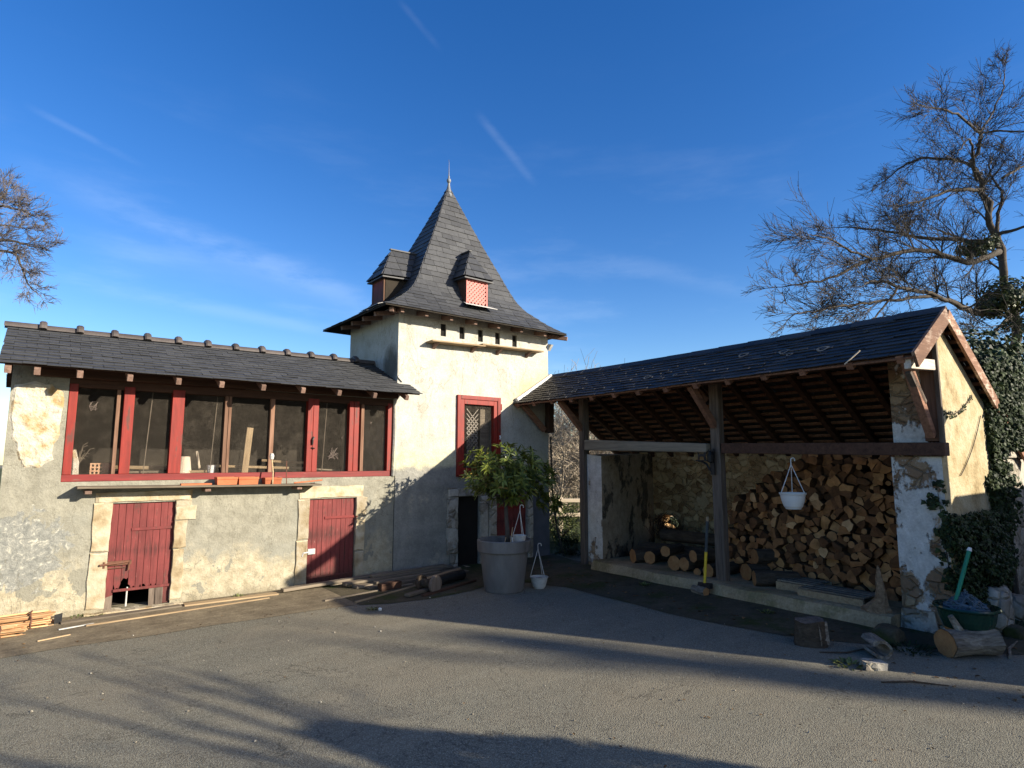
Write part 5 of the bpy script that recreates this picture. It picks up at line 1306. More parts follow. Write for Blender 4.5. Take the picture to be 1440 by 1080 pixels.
litter(60, lambda: q.uniform(-.5, 5.0), lambda: q.uniform(2.5, 6.2), .008, .02)
MT['litter'] = leafmat('dead leaf', (.06, .03, .015), (.20, .12, .055), .8, .1, .05)
o = m.build('leaf_litter', MT['litter']); tag(o, 'scattered dead leaves and grit lying on the yard', 'leaf litter', kind='stuff')

m = M(); q = random.Random(33)
for _ in range(500):
    x = q.uniform(-.6, 7.2); y = q.uniform(.8, 7.0)
    if y > 6.2 and x > 4: continue
    if q.random() > .35 + .65 * max(0, noise.noise((x * .9, y * .9, 4)) + .3): continue
    r = q.uniform(.003, .009) * (1.6 if q.random() < .06 else 1); c = V((x, y, .004 + r * .35)); P = [c + V((r * math.cos(k * 1.2566 + q.uniform(-.3, .3)) * q.uniform(.7, 1.3), r * math.sin(k * 1.2566), -r * .4)) for k in range(5)]; t_ = c + V((q.uniform(-.3, .3) * r, q.uniform(-.3, .3) * r, r * .6))
    for k in range(5): m.poly([P[k], P[(k + 1) % 5], t_])
n = N('loose grit'); MT['grit'] = n.done(n.ramp(n.island(), [(0, (.12, .10, .075)), (.6, (.24, .21, .16)), (1, (.48, .45, .38))]), .9)
o = m.build('loose_grit', MT['grit']); tag(o, 'loose grit and small stones lying on the asphalt', 'grit', kind='stuff')
# ================================================================== garden wall right of the shed, ivy
gw = thing('garden_wall', 'pale rubble garden wall running off to the right behind the shed gable', 'wall', S(1.2, .05, 0), SROT)
m = M(); m.box((.0, -.014, -.1), (6.5, .34, 1.62)); m.build('masonry', MT['gwall'], gw, bevel=.03)
m = M(); m.box((.0, -.05, 1.622), (6.52, .38, 1.70)); m.build('coping', MT['gwall'], gw, bevel=.02)
def ivy_leaf(m, p, nrm, s, q):
    nrm = nrm.normalized(); a = q.uniform(0, 6.28); t = nrm.cross(V((0, 0, 1))); t = t.normalized() if t.length > .05 else V((1, 0, 0)); b = nrm.cross(t)
    d = -b * -1 if False else (t * math.cos(a) * .8 - V((0, 0, 1)) * .7 + b * .0); d = (d - nrm * d.dot(nrm)).normalized(); sd = d.cross(nrm)
    c = p + nrm * .008; n0 = len(m.v)
    m.v += [tuple(x) for x in (p, p + sd * s * .55 + d * s * .18 - nrm * .2 * s, p + sd * s * .34 + d * s * .5, p + d * s - nrm * .25 * s, p - sd * s * .34 + d * s * .5, p - sd * s * .55 + d * s * .18 - nrm * .2 * s, c + d * s * .4)]
    for i in range(6): m.f.append((n0 + i, n0 + (i + 1) % 6, n0 + 6)); m.m.append(m.mi)
def ivy(name, lab, fn, n, smin, smax, seed, mt='ivy', stems=(), loc=(0, 0, 0)):
    q = random.Random(seed); m = M(); o = V(loc); k = 0
    while k < n:
        r = fn(q)
        if r is None: continue
        p, nr = r; ivy_leaf(m, p - o, (nr + V((q.gauss(0, .45), q.gauss(0, .45), q.gauss(0, .3) + .25))), q.uniform(smin, smax), q); k += 1
    t = thing(name, lab, 'ivy', loc); m.build('foliage', MT[mt], t)
    if stems:
        m = M()
        for pts, r in stems: m.tube([V(p) - o for p in pts], [r * (1 - .6 * i / max(1, len(pts) - 1)) for i in range(len(pts))], 6)
        m.build('stem', MT['treebark'], t)
    return t
def G(u, z, off=0): return S(u, .05 - off, z)
ND = -DV
def f_low(q):
    u = q.uniform(-.28, 1.5); z = q.uniform(.28, 1.16)
    top = 1.10 + .05 * noise.noise((u * 6, 1, 1)); bot = .30 + .12 * max(0, u - .8)
    if z > top or z < bot: return None
    if u < -.12 and noise.noise((u * 9, z * 6, 3)) < .05: return None
    if u > 1.15 and noise.noise((u * 5, z * 5, 7)) < -.05: return None
    dd = .22 * (1 - abs(u - .45) / 1.3) * (.5 + .5 * math.sin(math.pi * min(1, (z - .2) / .9)))
    return G(u, z, q.uniform(.0, 1) ** .6 * max(.03, dd + .09 * noise.noise((u * 4, z * 4, 0)))), ND
ivy('ivy_mat', 'thick dark ivy mat covering the foot of the yellow gable behind the green pole', f_low, 4200, .028, .062, 1, stems=[([G(.4, 0, .05), G(.38, .5, .05), G(.3, .95, .03)], .02)])
def f_left(q):     # sprigs climbing the white pillar
    v = q.uniform(.03, .22); z = q.uniform(.45, 1.42)
    ok = (abs(v - .07 - .02 * math.sin(z * 9)) < .045 and z < 1.42) or (abs(z - 1.2 - (v - .1) * .4) < .07 and v < .2) or (z < 1.0 and v < .10)
    if not ok or noise.noise((v * 20, z * 9, 2)) < -.12: return None
    return S(-.21 - q.uniform(0, .04), v, z), -DU
ivy('ivy_sprig', 'sparse ivy sprigs climbing the right edge of the white pillar', f_left, 150, .03, .06, 2, 'ivy', [([S(-.215, .05, .4), S(-.215, .08, .9), S(-.215, .1, 1.3)], .006)])
def f_col(q):
    u = q.uniform(.86, 1.75); z = q.uniform(.9, 2.75)
    left = 1.06 + .09 * noise.noise((z * 4, 0, 5)) + (.14 * (z - 2.1) if z > 2.1 else 0) - (.10 if z < 1.45 else 0)
    if u < left: return None
    if z > 2.75 - .25 * abs(u - 1.45): return None
    if u > 1.30 + .06 * noise.noise((z * 5, 1, 9)) and z < 1.72: return None
    return G(u, z, q.uniform(-.05, 1) ** 1 * (.06 + .16 * min(1, (u - left) * 2.5))), (ND - DU * .5)
ivy('ivy_column', 'tall dark ivy column climbing the right edge of the yellow gable', f_col, 4200, .03, .065, 3, stems=[([G(1.3, .0, .06), G(1.32, .8, .05), G(1.3, 1.7, .04), G(1.25, 2.3, .02)], .035)])
def f_mass(q):
    c = V((9.55, 2.35, 2.35)); v = V((q.gauss(0, 1), q.gauss(0, 1), q.gauss(0, 1))).normalized(); r = q.random() ** .35
    p = c + V((v.x * 1.15, v.y * .75, v.z * .95)) * r
    if noise.noise(p * 1.6) < -.30 or p.z < 1.2: return None
    return p, v + V((0, -.3, .2))
ivy('ivy_bush', 'dark bushy ivy mass overhanging the garden wall at the right edge', f_mass, 5200, .05, .10, 4, 'ivy', [([(9.6, 2.5, 0), (9.65, 2.45, 1.2), (9.55, 2.4, 2.2)], .09)])
q = random.Random(9)
for lab, a, b, c, n_ in (('thin ivy strand with small leaves hanging across the yellow gable below the rake', (-.08, 2.06), (.25, 1.98), (.72, 2.26), 46), ('bare curved ivy stem hanging on the yellow gable wall', (.2, 1.45), (.62, 1.68), (.92, 2.06), 0)):
    pts = []
    for i in range(13):
        t_ = i / 12; u = a[0] * (1 - t_) ** 2 + 2 * b[0] * t_ * (1 - t_) + c[0] * t_ ** 2; z = a[1] * (1 - t_) ** 2 + 2 * b[1] * t_ * (1 - t_) + c[1] * t_ ** 2; pts.append(G(u, z, .012))
    t = thing('ivy_strand', lab, 'ivy', pts[0]); m = M(); m.tube([p - pts[0] for p in pts], .0045, 5); m.build('stem', MT['treebark'], t)
    if n_:
        m = M()
        for k in range(n_): ivy_leaf(m, q.choice(pts) - pts[0] + V((q.uniform(-.025, .025), 0, q.uniform(-.03, .03))), ND, q.uniform(.02, .045), q)
        m.build('foliage', MT['ivy'], t)
stick('climbing_stem', 'thin dark climbing stem leaning against the right corner of the tower', [V((7.15, 7.62, 0)), V((7.06, 7.70, .5)), V((7.0, 7.74, 1.2)), V((7.0, 7.76, 2.0))], .014, 'treebark', 'stem')

# ================================================================== ground
m = M(); a, b = 260, 260
gx = [-a, -40, -12, 14, 40, a]; gy = [-b, -40, -12, 14, 40, b]
for x0, x1 in zip(gx, gx[1:]):
    for y0, y1 in zip(gy, gy[1:]): m.quad((x0, y0, 0), (x1, y0, 0), (x1, y1, 0), (x0, y1, 0))
o = m.build('asphalt_yard', MT['asphalt']); tag(o, kind='structure')
m = M(); pts = []
for i in range(61): x = -6 + i * .15; pts.append((x, 6.62 + .03 * x * 0 - (.0 if x < 1.5 else (x - 1.5) * .05) + .05 * noise.noise((x * 1.4, 0, 0)), .004))
for p0, p1 in zip(pts, pts[1:]): m.quad(p0, p1, (p1[0], 7.82, .022), (p0[0], 7.82, .022))
o = m.build('concrete_apron', MT['apron']); tag(o, kind='structure')
m = M(); edge = [(3.0, 6.5), (3.3, 6.36), (3.8, 6.28), (4.4, 6.35), (4.9, 6.55), (5.25, 6.3), (5.45, 5.8), (5.42, 5.0), (5.38, 4.2), (5.45, 3.5), (5.55, 3.0), (5.75, 2.6), (6.0, 2.25), (6.3, 1.75), (6.6, 1.45), (7.2, 1.4), (8.0, 1.42), (9, 1.45), (12, 1.5)]
back = [(3.0, 7.82), (3.3, 7.82), (3.8, 7.82), (4.4, 7.82), (4.9, 7.82), (5.5, 7.82), (7.2, 8.2), (6.9, 7.2), (6.8, 5), (6.7, 4), (6.7, 3), (6.7, 2.7), (6.7, 2.4), (6.75, 2.1), (6.9, 2.0), (7.2, 2.0), (8, 2.0), (9, 2.0), (12, 2.0)]
E2 = []
for i in range(len(edge) - 1):
    for t_ in (0, .25, .5, .75):
        f = lambda A: (A[i][0] + (A[i + 1][0] - A[i][0]) * t_, A[i][1] + (A[i + 1][1] - A[i][1]) * t_)
        e, bk = f(edge), f(back); E2.append(((e[0] + .06 * noise.noise((i + t_, 2, 0)), e[1] + .06 * noise.noise((i + t_, 7, 0))), bk))
for (e0, b0), (e1, b1) in zip(E2, E2[1:]):
    m.quad((*e0, .0055), (*e1, .0055), (e1[0] * .5 + b1[0] * .5, e1[1] * .5 + b1[1] * .5, .012), (e0[0] * .5 + b0[0] * .5, e0[1] * .5 + b0[1] * .5, .012)); m.quad((e0[0] * .5 + b0[0] * .5, e0[1] * .5 + b0[1] * .5, .012), (e1[0] * .5 + b1[0] * .5, e1[1] * .5 + b1[1] * .5, .012), (*b1, .026), (*b0, .026))
o = m.build('mossy_verge', MT['moss']); tag(o, kind='structure')
m = M(); nx, ny = 26, 26
def lz(x, y): return .03 + .05 * noise.noise((x * .7, y * .7, 0)) + max(0, (y + x - 27)) * .05
for i in range(nx):
    for j in range(ny):
        x0, y0 = -12 + i * 2.0, 7.9 + j * 1.6
        if x0 + 2 < 6.95 and y0 < 9.4: continue
        X0 = max(x0, 7.02) if y0 < 9.4 else x0
        m.quad((X0, y0, lz(X0, y0)), (x0 + 2, y0, lz(x0 + 2, y0)), (x0 + 2, y0 + 1.6, lz(x0 + 2, y0 + 1.6)), (X0, y0 + 1.6, lz(X0, y0 + 1.6)))
o = m.build('lawn', MT['lawn']); tag(o, kind='structure')
q = random.Random(13); m = M()
for k in range(5200):
    x = q.uniform(7.0, 13.5); y = q.uniform(7.4, 14.5)
    if x < 8.7 and y < 7.5: continue
    h = q.uniform(.05, .16); a = q.uniform(0, 6.28); d = V((math.cos(a) * .5, math.sin(a) * .5, 1)).normalized() * h; s = V((-math.sin(a), math.cos(a), 0)) * .006; p = V((x, y, lz(x, y) - .01)); m.poly([p - s, p + s, p + d])
o = m.build('grass', MT['grass']); tag(o, 'rough winter grass behind the shed and tower', 'grass', kind='stuff')

# ================================================================== behind the gap: fence, shrubs, bare trees
fc = thing('rail_fence', 'pale concrete post and rail fence seen in the gap between tower and shed', 'fence', (8.0, 9.3, 0), R(-38))
for z in (.80, .52):
    m = M(); m.box((-2.2, -.04, z - .035), (3.5, .04, z + .035)); m.build('rail', MT['cream_pot'], fc, bevel=.008)
for x in (-1.95, -.45, -.02 + .5, 1.9, 3.3):
    m = M(); m.box((x - .045, .041, .0), (x + .045, .13, .86)); m.build('post', MT['cream_pot'], fc, bevel=.008)
def bush(name, lab, c, r, n, s, seed, mt='shrub', cat='shrub', thr=-.25):
    q = random.Random(seed); m = M(); k = 0; c = V(c); base = V((c.x, c.y, 0))
    while k < n:
        v = V((q.gauss(0, 1), q.gauss(0, 1), q.gauss(0, 1))).normalized(); rr_ = q.random() ** .4; p = c + V((v.x * r[0], v.y * r[1], v.z * r[2])) * rr_
        if p.z < .03 or noise.noise(p * (1.7 / max(r[0], .5)) + V((seed, 0, 0))) < thr: continue
        leaf(m, p - base, v + V((q.gauss(0, .5), q.gauss(0, .5), .3)), V((0, 0, 1)), s * q.uniform(.6, 1.3), s * .42, .2, .2); k += 1
    t = thing(name, lab, cat, base); m.build('foliage', MT[mt], t)
    m = M()
    for j in range(5): a = j * 1.3; m.tube([(0, 0, 0), (r[0] * .2 * math.cos(a), r[1] * .2 * math.sin(a), c.z * .6), (r[0] * .5 * math.cos(a), r[1] * .5 * math.sin(a), c.z)], [.02, .014, .006], 5)
    m.build('stem', MT['treebark'], t); return t
bush('bank_shrub', 'leafy green shrub in front of the rail fence in the gap', (8.2, 8.85, .32), (.6, .5, .36), 1900, .055, 1)
bush('bank_shrub', 'taller green shrub behind the rail fence in the gap', (8.85, 9.9, .45), (.9, .7, .42), 1500, .075, 2)
bush('bank_shrub', 'dark low shrub at the corner of the tower beneath the climbing stem', (7.35, 7.65, .12), (.28, .24, .18), 700, .05, 3, 'ivy')
bush('bank_shrub', 'low green shrub close behind the shed end wall', (8.9, 8.35, .25), (.5, .4, .3), 900, .06, 6)

# bare trees -----------------------------------------------------------------
def bez(pts, n=6):
    """smooth a polyline (Catmull-Rom)"""
    P = [pts[0]] + list(pts) + [pts[-1]]; out = []
    for i in range(1, len(P) - 2):
        for k in range(n):
            t = k / n; a, b, c, d = P[i - 1], P[i], P[i + 1], P[i + 2]
            out.append(.5 * ((2 * b) + (c - a) * t + (2 * a - 5 * b + 4 * c - d) * t * t + (3 * b - a - 3 * c + d) * t ** 3))
    out.append(P[-2]); return out
def grow(m, p, d, L, r, lev, q, droop=.0, kink=.25, twig=.0045, fork=(3, 5)):
    n = 6 if lev > 1 else 5 if lev > 0 else 3; pts = [p]; rad = [r]; dd = d.normalized()
    for i in range(n):
        dd = (dd + V((q.gauss(0, kink), q.gauss(0, kink), q.gauss(0, kink) - droop)) * (.55 if lev else .7)).normalized()
        pts.append(pts[-1] + dd * L / n); rad.append(max(twig * .6, r * (1 - .75 * (i + 1) / n)))
    m.tube(pts, rad, 5 if r > .02 else 3, False)
    if lev <= 0: return
    for k in range(q.randint(*fork) + (1 if lev > 1 else 0)):
        i = q.randint(2 if lev > 1 else 1, n); ax = pts[i] - pts[i - 1]; side = V((q.gauss(0, 1), q.gauss(0, 1), q.gauss(0, 1) + .15)); side = (side - ax.normalized() * side.dot(ax.normalized())).normalized()
        nd = ax.normalized() * q.uniform(.7, 1.0) + side * q.uniform(.35, .75); grow(m, pts[i], nd, L * q.uniform(.42, .74), max(twig, rad[i] * .62), lev - 1, q, droop, kink, twig, fork)
def limb_tree(name, lab, base, limbs, seed, twigm, thick, kids, group=None, fork=(3, 5), lev=2, tl=.9, droop=.0, twig=.0045):
    """limbs: lists of (point, radius); side branches grow all along them"""
    q = random.Random(seed); t = thing(name, lab, 'tree', base, 0, group); B = V(base); tm, cm = M(), M()
    for pts, r0, r1, dens in limbs:
        P = bez(pts, 5); P = [p + V((q.gauss(0, r1 * 1.2), q.gauss(0, r1 * 1.2), q.gauss(0, r1 * 1.2))) for p in P]; k = len(P)
        rad = [r0 + (r1 - r0) * i / (k - 1) for i in range(k)]; tm.tube([p - B for p in P], rad, 8)
        L = sum((a - b).length for a, b in zip(P, P[1:])); cnt = int(L * dens * kids)
        for j in range(cnt):
            f = q.uniform(.18 if r0 < thick else .45, 1.0); i = min(k - 2, int(f * (k - 1))); ax = (P[i + 1] - P[i]).normalized(); side = V((q.gauss(0, 1), q.gauss(0, 1), q.gauss(0, 1) + .25)); side = (side - ax * side.dot(ax)).normalized()
            grow(cm, P[i] - B, ax * q.uniform(.6, 1.1) + side * q.uniform(.4, .85), tl * q.uniform(.6, 1.3) * (1.15 - .72 * f), max(twig * 1.5, rad[i] * .38), lev, q, droop, .16, twig, fork)
        grow(cm, P[-1] - B, P[-1] - P[-2], tl * .5, r1, lev, q, droop, .16, twig, fork)
    tm.build('trunk', MT['treebark'], t, smooth=True); cm.build('crown', MT[twigm], t); return t
D0 = 15.0
def PL(lst, d0, d1): 
    n = len(lst); return [atd(x, y, d0 + (d1 - d0) * i / (n - 1)) for i, (x, y) in enumerate(lst)]
tb = atd(1442, 560, D0); tb.z = 0
RL = [
 ([tb] + PL([(1436, 520), (1425, 430), (1408, 354), (1387, 291), (1374, 254), (1378, 187)], D0, D0 + .4), .125, .04, .4),
 (PL([(1378, 187), (1347, 161), (1322, 154), (1304, 150)], D0 + .4, D0 - 1.2), .035, .012, 1),
 (PL([(1378, 187), (1398, 155), (1411, 122), (1413, 98)], D0 + .4, D0 + 1.4), .03, .010, 1),
 (PL([(1378, 187), (1405, 184), (1440, 186), (1475, 180)], D0 + .4, D0 - .4), .03, .012, 1),
 (PL([(1379, 245), (1354, 228), (1302, 222), (1262, 238), (1244, 256)], D0 + .3, D0 + 2.2), .05, .012, 1),
 (PL([(1374, 254), (1366, 205), (1361, 197), (1345, 215)], D0 + .3, D0 - 1.5), .035, .012, .8),
 (PL([(1380, 268), (1345, 267), (1318, 273), (1285, 285), (1262, 290)], D0 + .2, D0 - 1.8), .05, .012, 1),
 (PL([(1403, 345), (1376, 339), (1302, 335), (1235, 324), (1184, 318)], D0, D0 + 1.8), .075, .014, 1),
 (PL([(1406, 354), (1361, 369), (1302, 352), (1228, 365), (1165, 392), (1105, 402)], D0, D0 - 2.4), .08, .012, 1.1),
 (PL([(1228, 365), (1190, 350), (1165, 335), (1140, 330)], D0 - 1.5, D0 - 2.5), .03, .010, 1.1),
 (PL([(1425, 420), (1391, 439), (1361, 435), (1317, 417), (1265, 402), (1220, 395)], D0, D0 - 3), .09, .02, 1),
 (PL([(1317, 417), (1270, 420), (1210, 428), (1154, 436), (1112, 444)], D0 - 1.8, D0 - 3.4), .04, .012, 1.1),
 (PL([(1265, 402), (1235, 440), (1218, 455)], D0 - 2.4, D0 - 2.8), .025, .012, .9),
 (PL([(1403, 340), (1404, 300), (1408, 270), (1391, 243), (1396, 220)], D0, D0 + 1.5), .05, .012, .9),
 (PL([(1425, 430), (1455, 380), (1480, 320), (1490, 260)], D0, D0 + .5), .08, .02, .9),
 (PL([(1400, 330), (1440, 320), (1480, 318)], D0, D0 - 1), .05, .015, .9),
 (PL([(1410, 250), (1440, 235), (1470, 240)], D0 + .3, D0 + 1), .035, .012, .9),
 (PL([(1425, 440), (1410, 455), (1390, 470), (1350, 468)], D0, D0 - 2), .05, .015, .9),
]
rt = limb_tree('bare_tree', 'tall spreading bare tree with fine twigs, rising behind the shed gable at the right', tb, RL, 5, 'twig_grey', .12, 4.2, fork=(5, 8), lev=2, tl=1.10, twig=.0055)
q = random.Random(31); m = M()
for cpx, cpy, dd, rx, rz, n_ in ((1372, 345, 14.6, .5, .32, 420), (1410, 418, 14.2, .75, .5, 1300), (1440, 470, 13.8, .7, .45, 900)):
    c = atd(cpx, cpy, dd); k = 0
    while k < n_:
        v = V((q.gauss(0, 1), q.gauss(0, 1), q.gauss(0, 1))).normalized() * q.random() ** .45; p = c + V((v.x * rx, v.y * rx, v.z * rz))
        if noise.noise(p * 1.9) < -.12: continue
        ivy_leaf(m, p - V(tb), v + V((0, 0, .4)), q.uniform(.06, .12), q); k += 1
m.build('ivy_growth', MT['ivy_pale'], rt)
# left tree: its trunk stands outside the frame
tb2 = atd(-150, 640, 16.0); tb2.z = 0
LL = [([tb2] + PL([(-150, 500), (-120, 400), (-110, 320), (-100, 240)], 16, 16), .2, .05, .3),
 (PL([(-118, 380), (-60, 300), (-5, 290), (30, 296), (50, 305)], 16, 15), .06, .010, 1.3), (PL([(-115, 390), (-50, 345), (10, 338), (40, 345), (68, 352)], 16, 16.6), .06, .010, 1.3),
 (PL([(-118, 410), (-40, 358), (15, 355), (30, 375), (40, 400), (55, 415)], 16, 15.4), .05, .008, 1.2), (PL([(-110, 330), (-50, 285), (0, 278), (12, 265)], 16, 17), .05, .010, 1.3), (PL([(-112, 350), (-40, 320), (15, 318), (45, 325)], 16, 17.2), .045, .009, 1.4)]
limb_tree('bare_tree', 'bare tree whose reddish fine twigs reach in at the left edge above the low roof', tb2, LL, 8, 'pinktwig', .12, 3.6, fork=(5, 8), lev=2, tl=.72, twig=.0055)
# thicket of small bare trees on the bank behind
GT = 'bare trees on the bank behind the gap'
bt_ = [(762, 17, 3.0), (778, 15.2, 2.7), (795, 17.5, 3.3), (812, 15.6, 2.9), (832, 18, 3.5), (800, 21, 4.2), (770, 22, 4.0), (835, 22, 4.4)]
for i, (px, dd, h) in enumerate(bt_):
    b = atd(px, 647, dd); b.z = lz(b.x, b.y) - .05; q = random.Random(40 + i); t = thing('thicket_tree', 'grey brown bare tree in the twiggy thicket seen through the gap beside the tower', 'tree', b, 0, GT); tm, cm = M(), M()
    for k in range(6):
        a = k * 1.05 + q.uniform(-.3, .3); sp = q.uniform(.1, .55); top = V((math.cos(a) * sp * h * .55, math.sin(a) * sp * h * .55, h * q.uniform(.55, .85))); pts = [V((q.uniform(-.08, .08), q.uniform(-.08, .08), 0)), top * .5 + V((q.uniform(-.15, .15), q.uniform(-.15, .15), .1)), top]
        P = bez(pts, 4); tm.tube(P, [.05 * (1 - .75 * j / (len(P) - 1)) for j in range(len(P))], 6)
        for j in range(9): g = P[q.randint(1, len(P) - 1)]; grow(cm, g, V((q.gauss(0, .7), q.gauss(0, .7), q.uniform(-.1, 1))), h * q.uniform(.22, .42), .014, 2, q, 0, .3, .008, (3, 4))
    tm.build('trunk', MT['thicket'], t); cm.build('crown', MT['thicket'], t)

# ================================================================== unseen shadow casters behind the photographer; pier and wall are added
gp = thing('shadow_pier', 'broad pier added out of view to cast the shadow across the yard', 'pier', (6.95, -.95, 0))  # unseen pier added for the shadow edge on the ground
m = M(); m.box((0, 0, -.1), (1.10, .72, 2.86)); m.build('shaft', MT['gwall'], gp, bevel=.03)
m = M(); m.box((-.05, -.05, 2.862), (1.15, .77, 2.96)); m.build('capstone', MT['stone_trim'], gp, bevel=.02)
ew_ = thing('shadow_wall', 'long rubble wall added out of view to shadow the gable foot, butting against the pier', 'wall', (8.1, -.62, 0))  # unseen wall added to shade the lower gable
m = M(); m.box((0, 0, -.1), (7, .40, 2.06)); m.build('masonry', MT['gwall'], ew_, bevel=.03)
m = M(); m.box((0, -.04, 2.062), (7.02, .44, 2.14)); m.build('coping', MT['gwall'], ew_, bevel=.02)
# conical clipped evergreen
q = random.Random(77); m = M(); k = 0; H_ = 2.56
while k < 9500:
    z = q.uniform(.15, 1) ** .8 * H_ if False else H_ * (1 - q.random() ** .75 * .95); r = (.47 * (H_ - z) ** .75 + .04) * (1 + .10 * math.sin(z * 7) * (z > 1)); a = q.uniform(0, 6.28); rr_ = r * q.random() ** .3
    rr_ *= 1 + .22 * noise.noise((math.cos(a) * 1.5, math.sin(a) * 1.5, z * 2.5))
    p = V((rr_ * math.cos(a), rr_ * math.sin(a), z)); leaf(m, p, V((math.cos(a), math.sin(a), q.uniform(-.2, .8))), V((0, 0, 1)), q.uniform(.07, .12), .05, .2, .1); k += 1
t = thing('clipped_evergreen', 'cone shaped clipped evergreen behind the photographer', 'shrub', (5.06, -2.52, 0)); m.build('foliage', MT['ivy_pale'], t)
m = M(); m.tube([(0, 0, 0), (0, 0, 1.2), (0, 0, 2.5)], [.09, .06, .02], 8); m.build('trunk', MT['treebark'], t)
# small bare tree close behind the photographer
sb = V((6.3, -5.6, 0)); SL = [([sb, sb + V((-.05, .1, 1.2)), sb + V((-.1, .2, 2.3))], .09, .05, .0)]
for (x, y, z) in ((5.0, -4.3, 3.65), (5.75, -4.5, 4.05), (6.25, -4.0, 3.5), (4.75, -4.9, 3.95), (5.5, -3.8, 3.35), (6.6, -4.6, 4.1), (5.2, -5.0, 4.3), (6.0, -3.9, 3.9), (4.5, -4.5, 3.5)):
    b0 = sb + V((-.1, .2, 2.2)); e_ = V((x, y, z)); SL.append(([b0, b0.lerp(e_, .5) + V((0, 0, .18)), e_], .045, .012, 1))
limb_tree('shade_tree', 'small bare tree close behind the photographer at the yard edge', sb, SL, 15, 'treebark', .2, 1.6, fork=(2, 4), lev=2, tl=.62, twig=.006)
# tall slim tree far across the yard : its soft shadow lies across the lit asphalt
pb = V((20.5, -24.0, 0)); PLB = [([pb, pb + V((-.1, 0, 4)), pb + V((-.4, 0, 8.5)), pb + V((-.95, 0, 11.4))], .36, .20, .3)]
for k in range(6): z = 9.2 + k * .4; o_ = V((-.5 - .12 * k, 0, z)); PLB.append(([pb + o_, pb + o_ + V((.3 * math.cos(k * 2.1), .3 * math.sin(k * 2.1), .5)), pb + o_ + V((.4 * math.cos(k * 2.1), .4 * math.sin(k * 2.1), 1.2))], .08, .03, 1))
limb_tree('shade_tree', 'tall slim bare tree far behind the photographer beyond the unseen added wall', pb, PLB, 19, 'treebark', .2, .8, fork=(2, 4), lev=1, tl=.5, twig=.02)
# ================================================================== light, sky, camera
sun = bpy.data.lights.new('sun', 'SUN'); sun.energy = 5.0; sun.angle = R(.53); sun.color = (1.0, .90, .74)
so_ = bpy.data.objects.new('sun', sun); COL.objects.link(so_); so_.rotation_euler = SUN.to_track_quat('Z', 'Y').to_euler()
w = bpy.data.worlds.new('World'); scene.world = w; w.use_nodes = True; nt = w.node_tree; nd = nt.nodes; lk = nt.links
bg = nd['Background']; sky = nd.new('ShaderNodeTexSky'); sky.sky_type = 'NISHITA'; sky.sun_disc = False
sky.sun_elevation = math.asin(SUN.z); sky.sun_rotation = math.atan2(SUN.x, SUN.y); sky.air_density = 1.0; sky.dust_density = .1; sky.ozone_density = 2.5; sky.altitude = 200
hs = nd.new('ShaderNodeHueSaturation'); hs.inputs['Saturation'].default_value = 1.34; hs.inputs['Hue'].default_value = .514; lk.new(sky.outputs[0], hs.inputs['Color'])
tc = nd.new('ShaderNodeTexCoord')
def wm(op, a, b=0.0, clamp=False):
    n = nd.new('ShaderNodeMath'); n.operation = op; n.use_clamp = clamp
    for i, x in enumerate((a, b)):
        if isinstance(x, (int, float)): n.inputs[i].default_value = x
        else: lk.new(x, n.inputs[i])
    return n.outputs[0]
def dot(v):
    n = nd.new('ShaderNodeVectorMath'); n.operation = 'DOT_PRODUCT'; lk.new(tc.outputs['Generated'], n.inputs[0]); n.inputs[1].default_value = v; return n.outputs['Value']
def nz(scale, sc, det=6):
    mp = nd.new('ShaderNodeMapping'); lk.new(tc.outputs['Generated'], mp.inputs[0]); mp.inputs['Scale'].default_value = sc
    n = nd.new('ShaderNodeTexNoise'); lk.new(mp.outputs[0], n.inputs['Vector']); n.inputs['Scale'].default_value = scale; n.inputs['Detail'].default_value = det; n.inputs['Roughness'].default_value = .6; return n.outputs['Fac']
def rng_(v, a, b):
    n = nd.new('ShaderNodeMapRange'); n.clamp = True; n.interpolation_type = 'SMOOTHSTEP'; lk.new(v, n.inputs[0]); n.inputs[1].default_value = a; n.inputs[2].default_value = b; return n.outputs[0]
total = None; nfine = nz(9, (1, 1, 3))
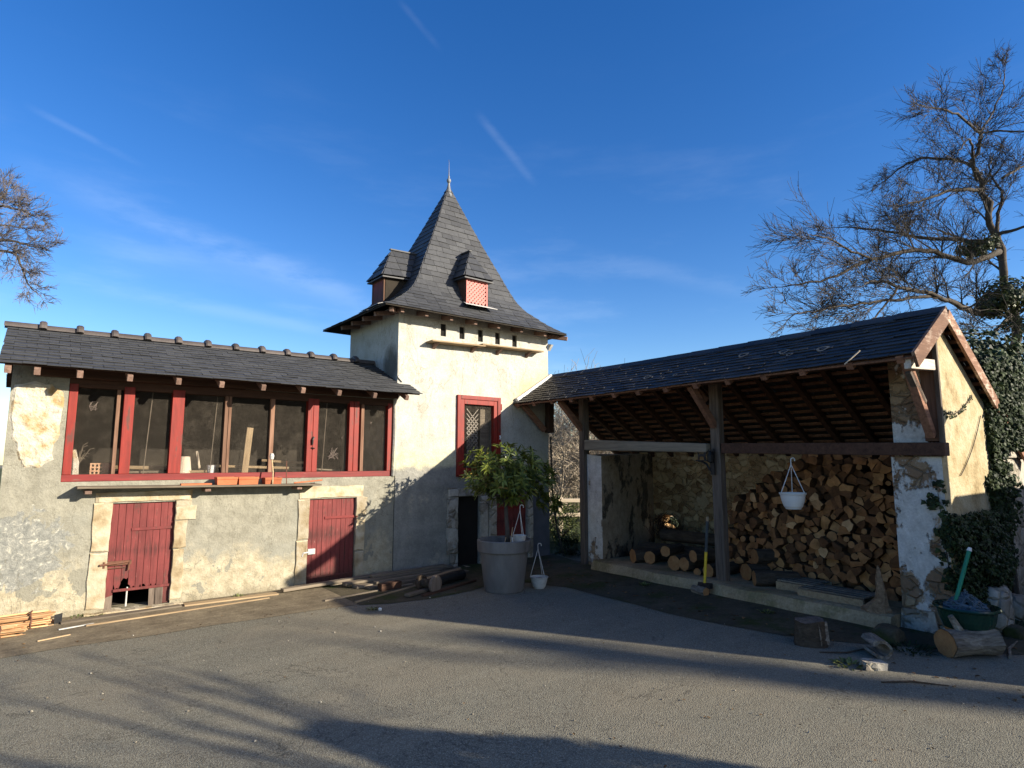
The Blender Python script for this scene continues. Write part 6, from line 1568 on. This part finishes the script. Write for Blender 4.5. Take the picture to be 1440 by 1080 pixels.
for (x0, y0), (x1, y1), wd, amt in (((20, 235), (560, 445), .030, .12), ((40, 150), (200, 232), .007, .08), ((672, 160), (752, 258), .010, .08), ((90, 395), (480, 470), .016, .12), ((820, 360), (1090, 415), .024, .07), ((560, 0), (620, 70), .007, .035), ((100, 330), (520, 420), .05, .08)):
    a, b = ray(x0, y0).normalized(), ray(x1, y1).normalized(); nrm = a.cross(b).normalized(); al = (b - a).normalized(); mid = (a + b).normalized(); half = (b - a).length / 2
    dd = wm('ABSOLUTE', wm('ADD', dot(nrm), wm('MULTIPLY', wm('SUBTRACT', nfine, .5), wd * .9))); k = wm('MULTIPLY', rng_(dd, wd, 0), rng_(wm('ABSOLUTE', dot(al)), half * 1.15, half * .55))
    k = wm('MULTIPLY', wm('MULTIPLY', k, amt * .6), rng_(nfine, .25, .6)); total = k if total is None else wm('ADD', total, k)
cir = wm('MULTIPLY', wm('MULTIPLY', rng_(nz(3.2, (1, 1, 4.5), 8), .50, .78), rng_(dot((0, 0, 1)), .62, .08)), .11); total = wm('ADD', total, cir)
mx = nd.new('ShaderNodeMix'); mx.data_type = 'RGBA'; lk.new(total, mx.inputs[0]); lk.new(hs.outputs[0], mx.inputs[6]); mx.inputs[7].default_value = (6.0, 6.8, 7.8, 1)
fill_veil = wm('MULTIPLY', rng_(dot((SUN.x / math.hypot(SUN.x, SUN.y), SUN.y / math.hypot(SUN.x, SUN.y), 0)), .36, .8), .42)   # warm white haze added outside the view as neutral fill light
m2 = nd.new('ShaderNodeMix'); m2.data_type = 'RGBA'; lk.new(fill_veil, m2.inputs[0]); lk.new(mx.outputs[2], m2.inputs[6]); m2.inputs[7].default_value = (8.6, 7.6, 6.3, 1)
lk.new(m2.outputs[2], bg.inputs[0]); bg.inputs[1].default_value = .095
cam = bpy.data.cameras.new('camera'); co = bpy.data.objects.new('camera', cam); COL.objects.link(co); scene.camera = co
cam.sensor_fit = 'HORIZONTAL'; cam.sensor_width = 36; cam.lens = 36 * FPX / 1440; cam.clip_start = .05; cam.clip_end = 1000
co.location = CAM; co.rotation_euler = FW.to_track_quat('-Z', 'Y').to_euler()
scene.view_settings.view_transform = 'Standard'; scene.view_settings.look = 'None'; scene.view_settings.exposure = 1.1; scene.view_settings.gamma = 1
scene.cycles.max_bounces = 8; scene.cycles.transparent_max_bounces = 12; scene.cycles.use_denoising = True
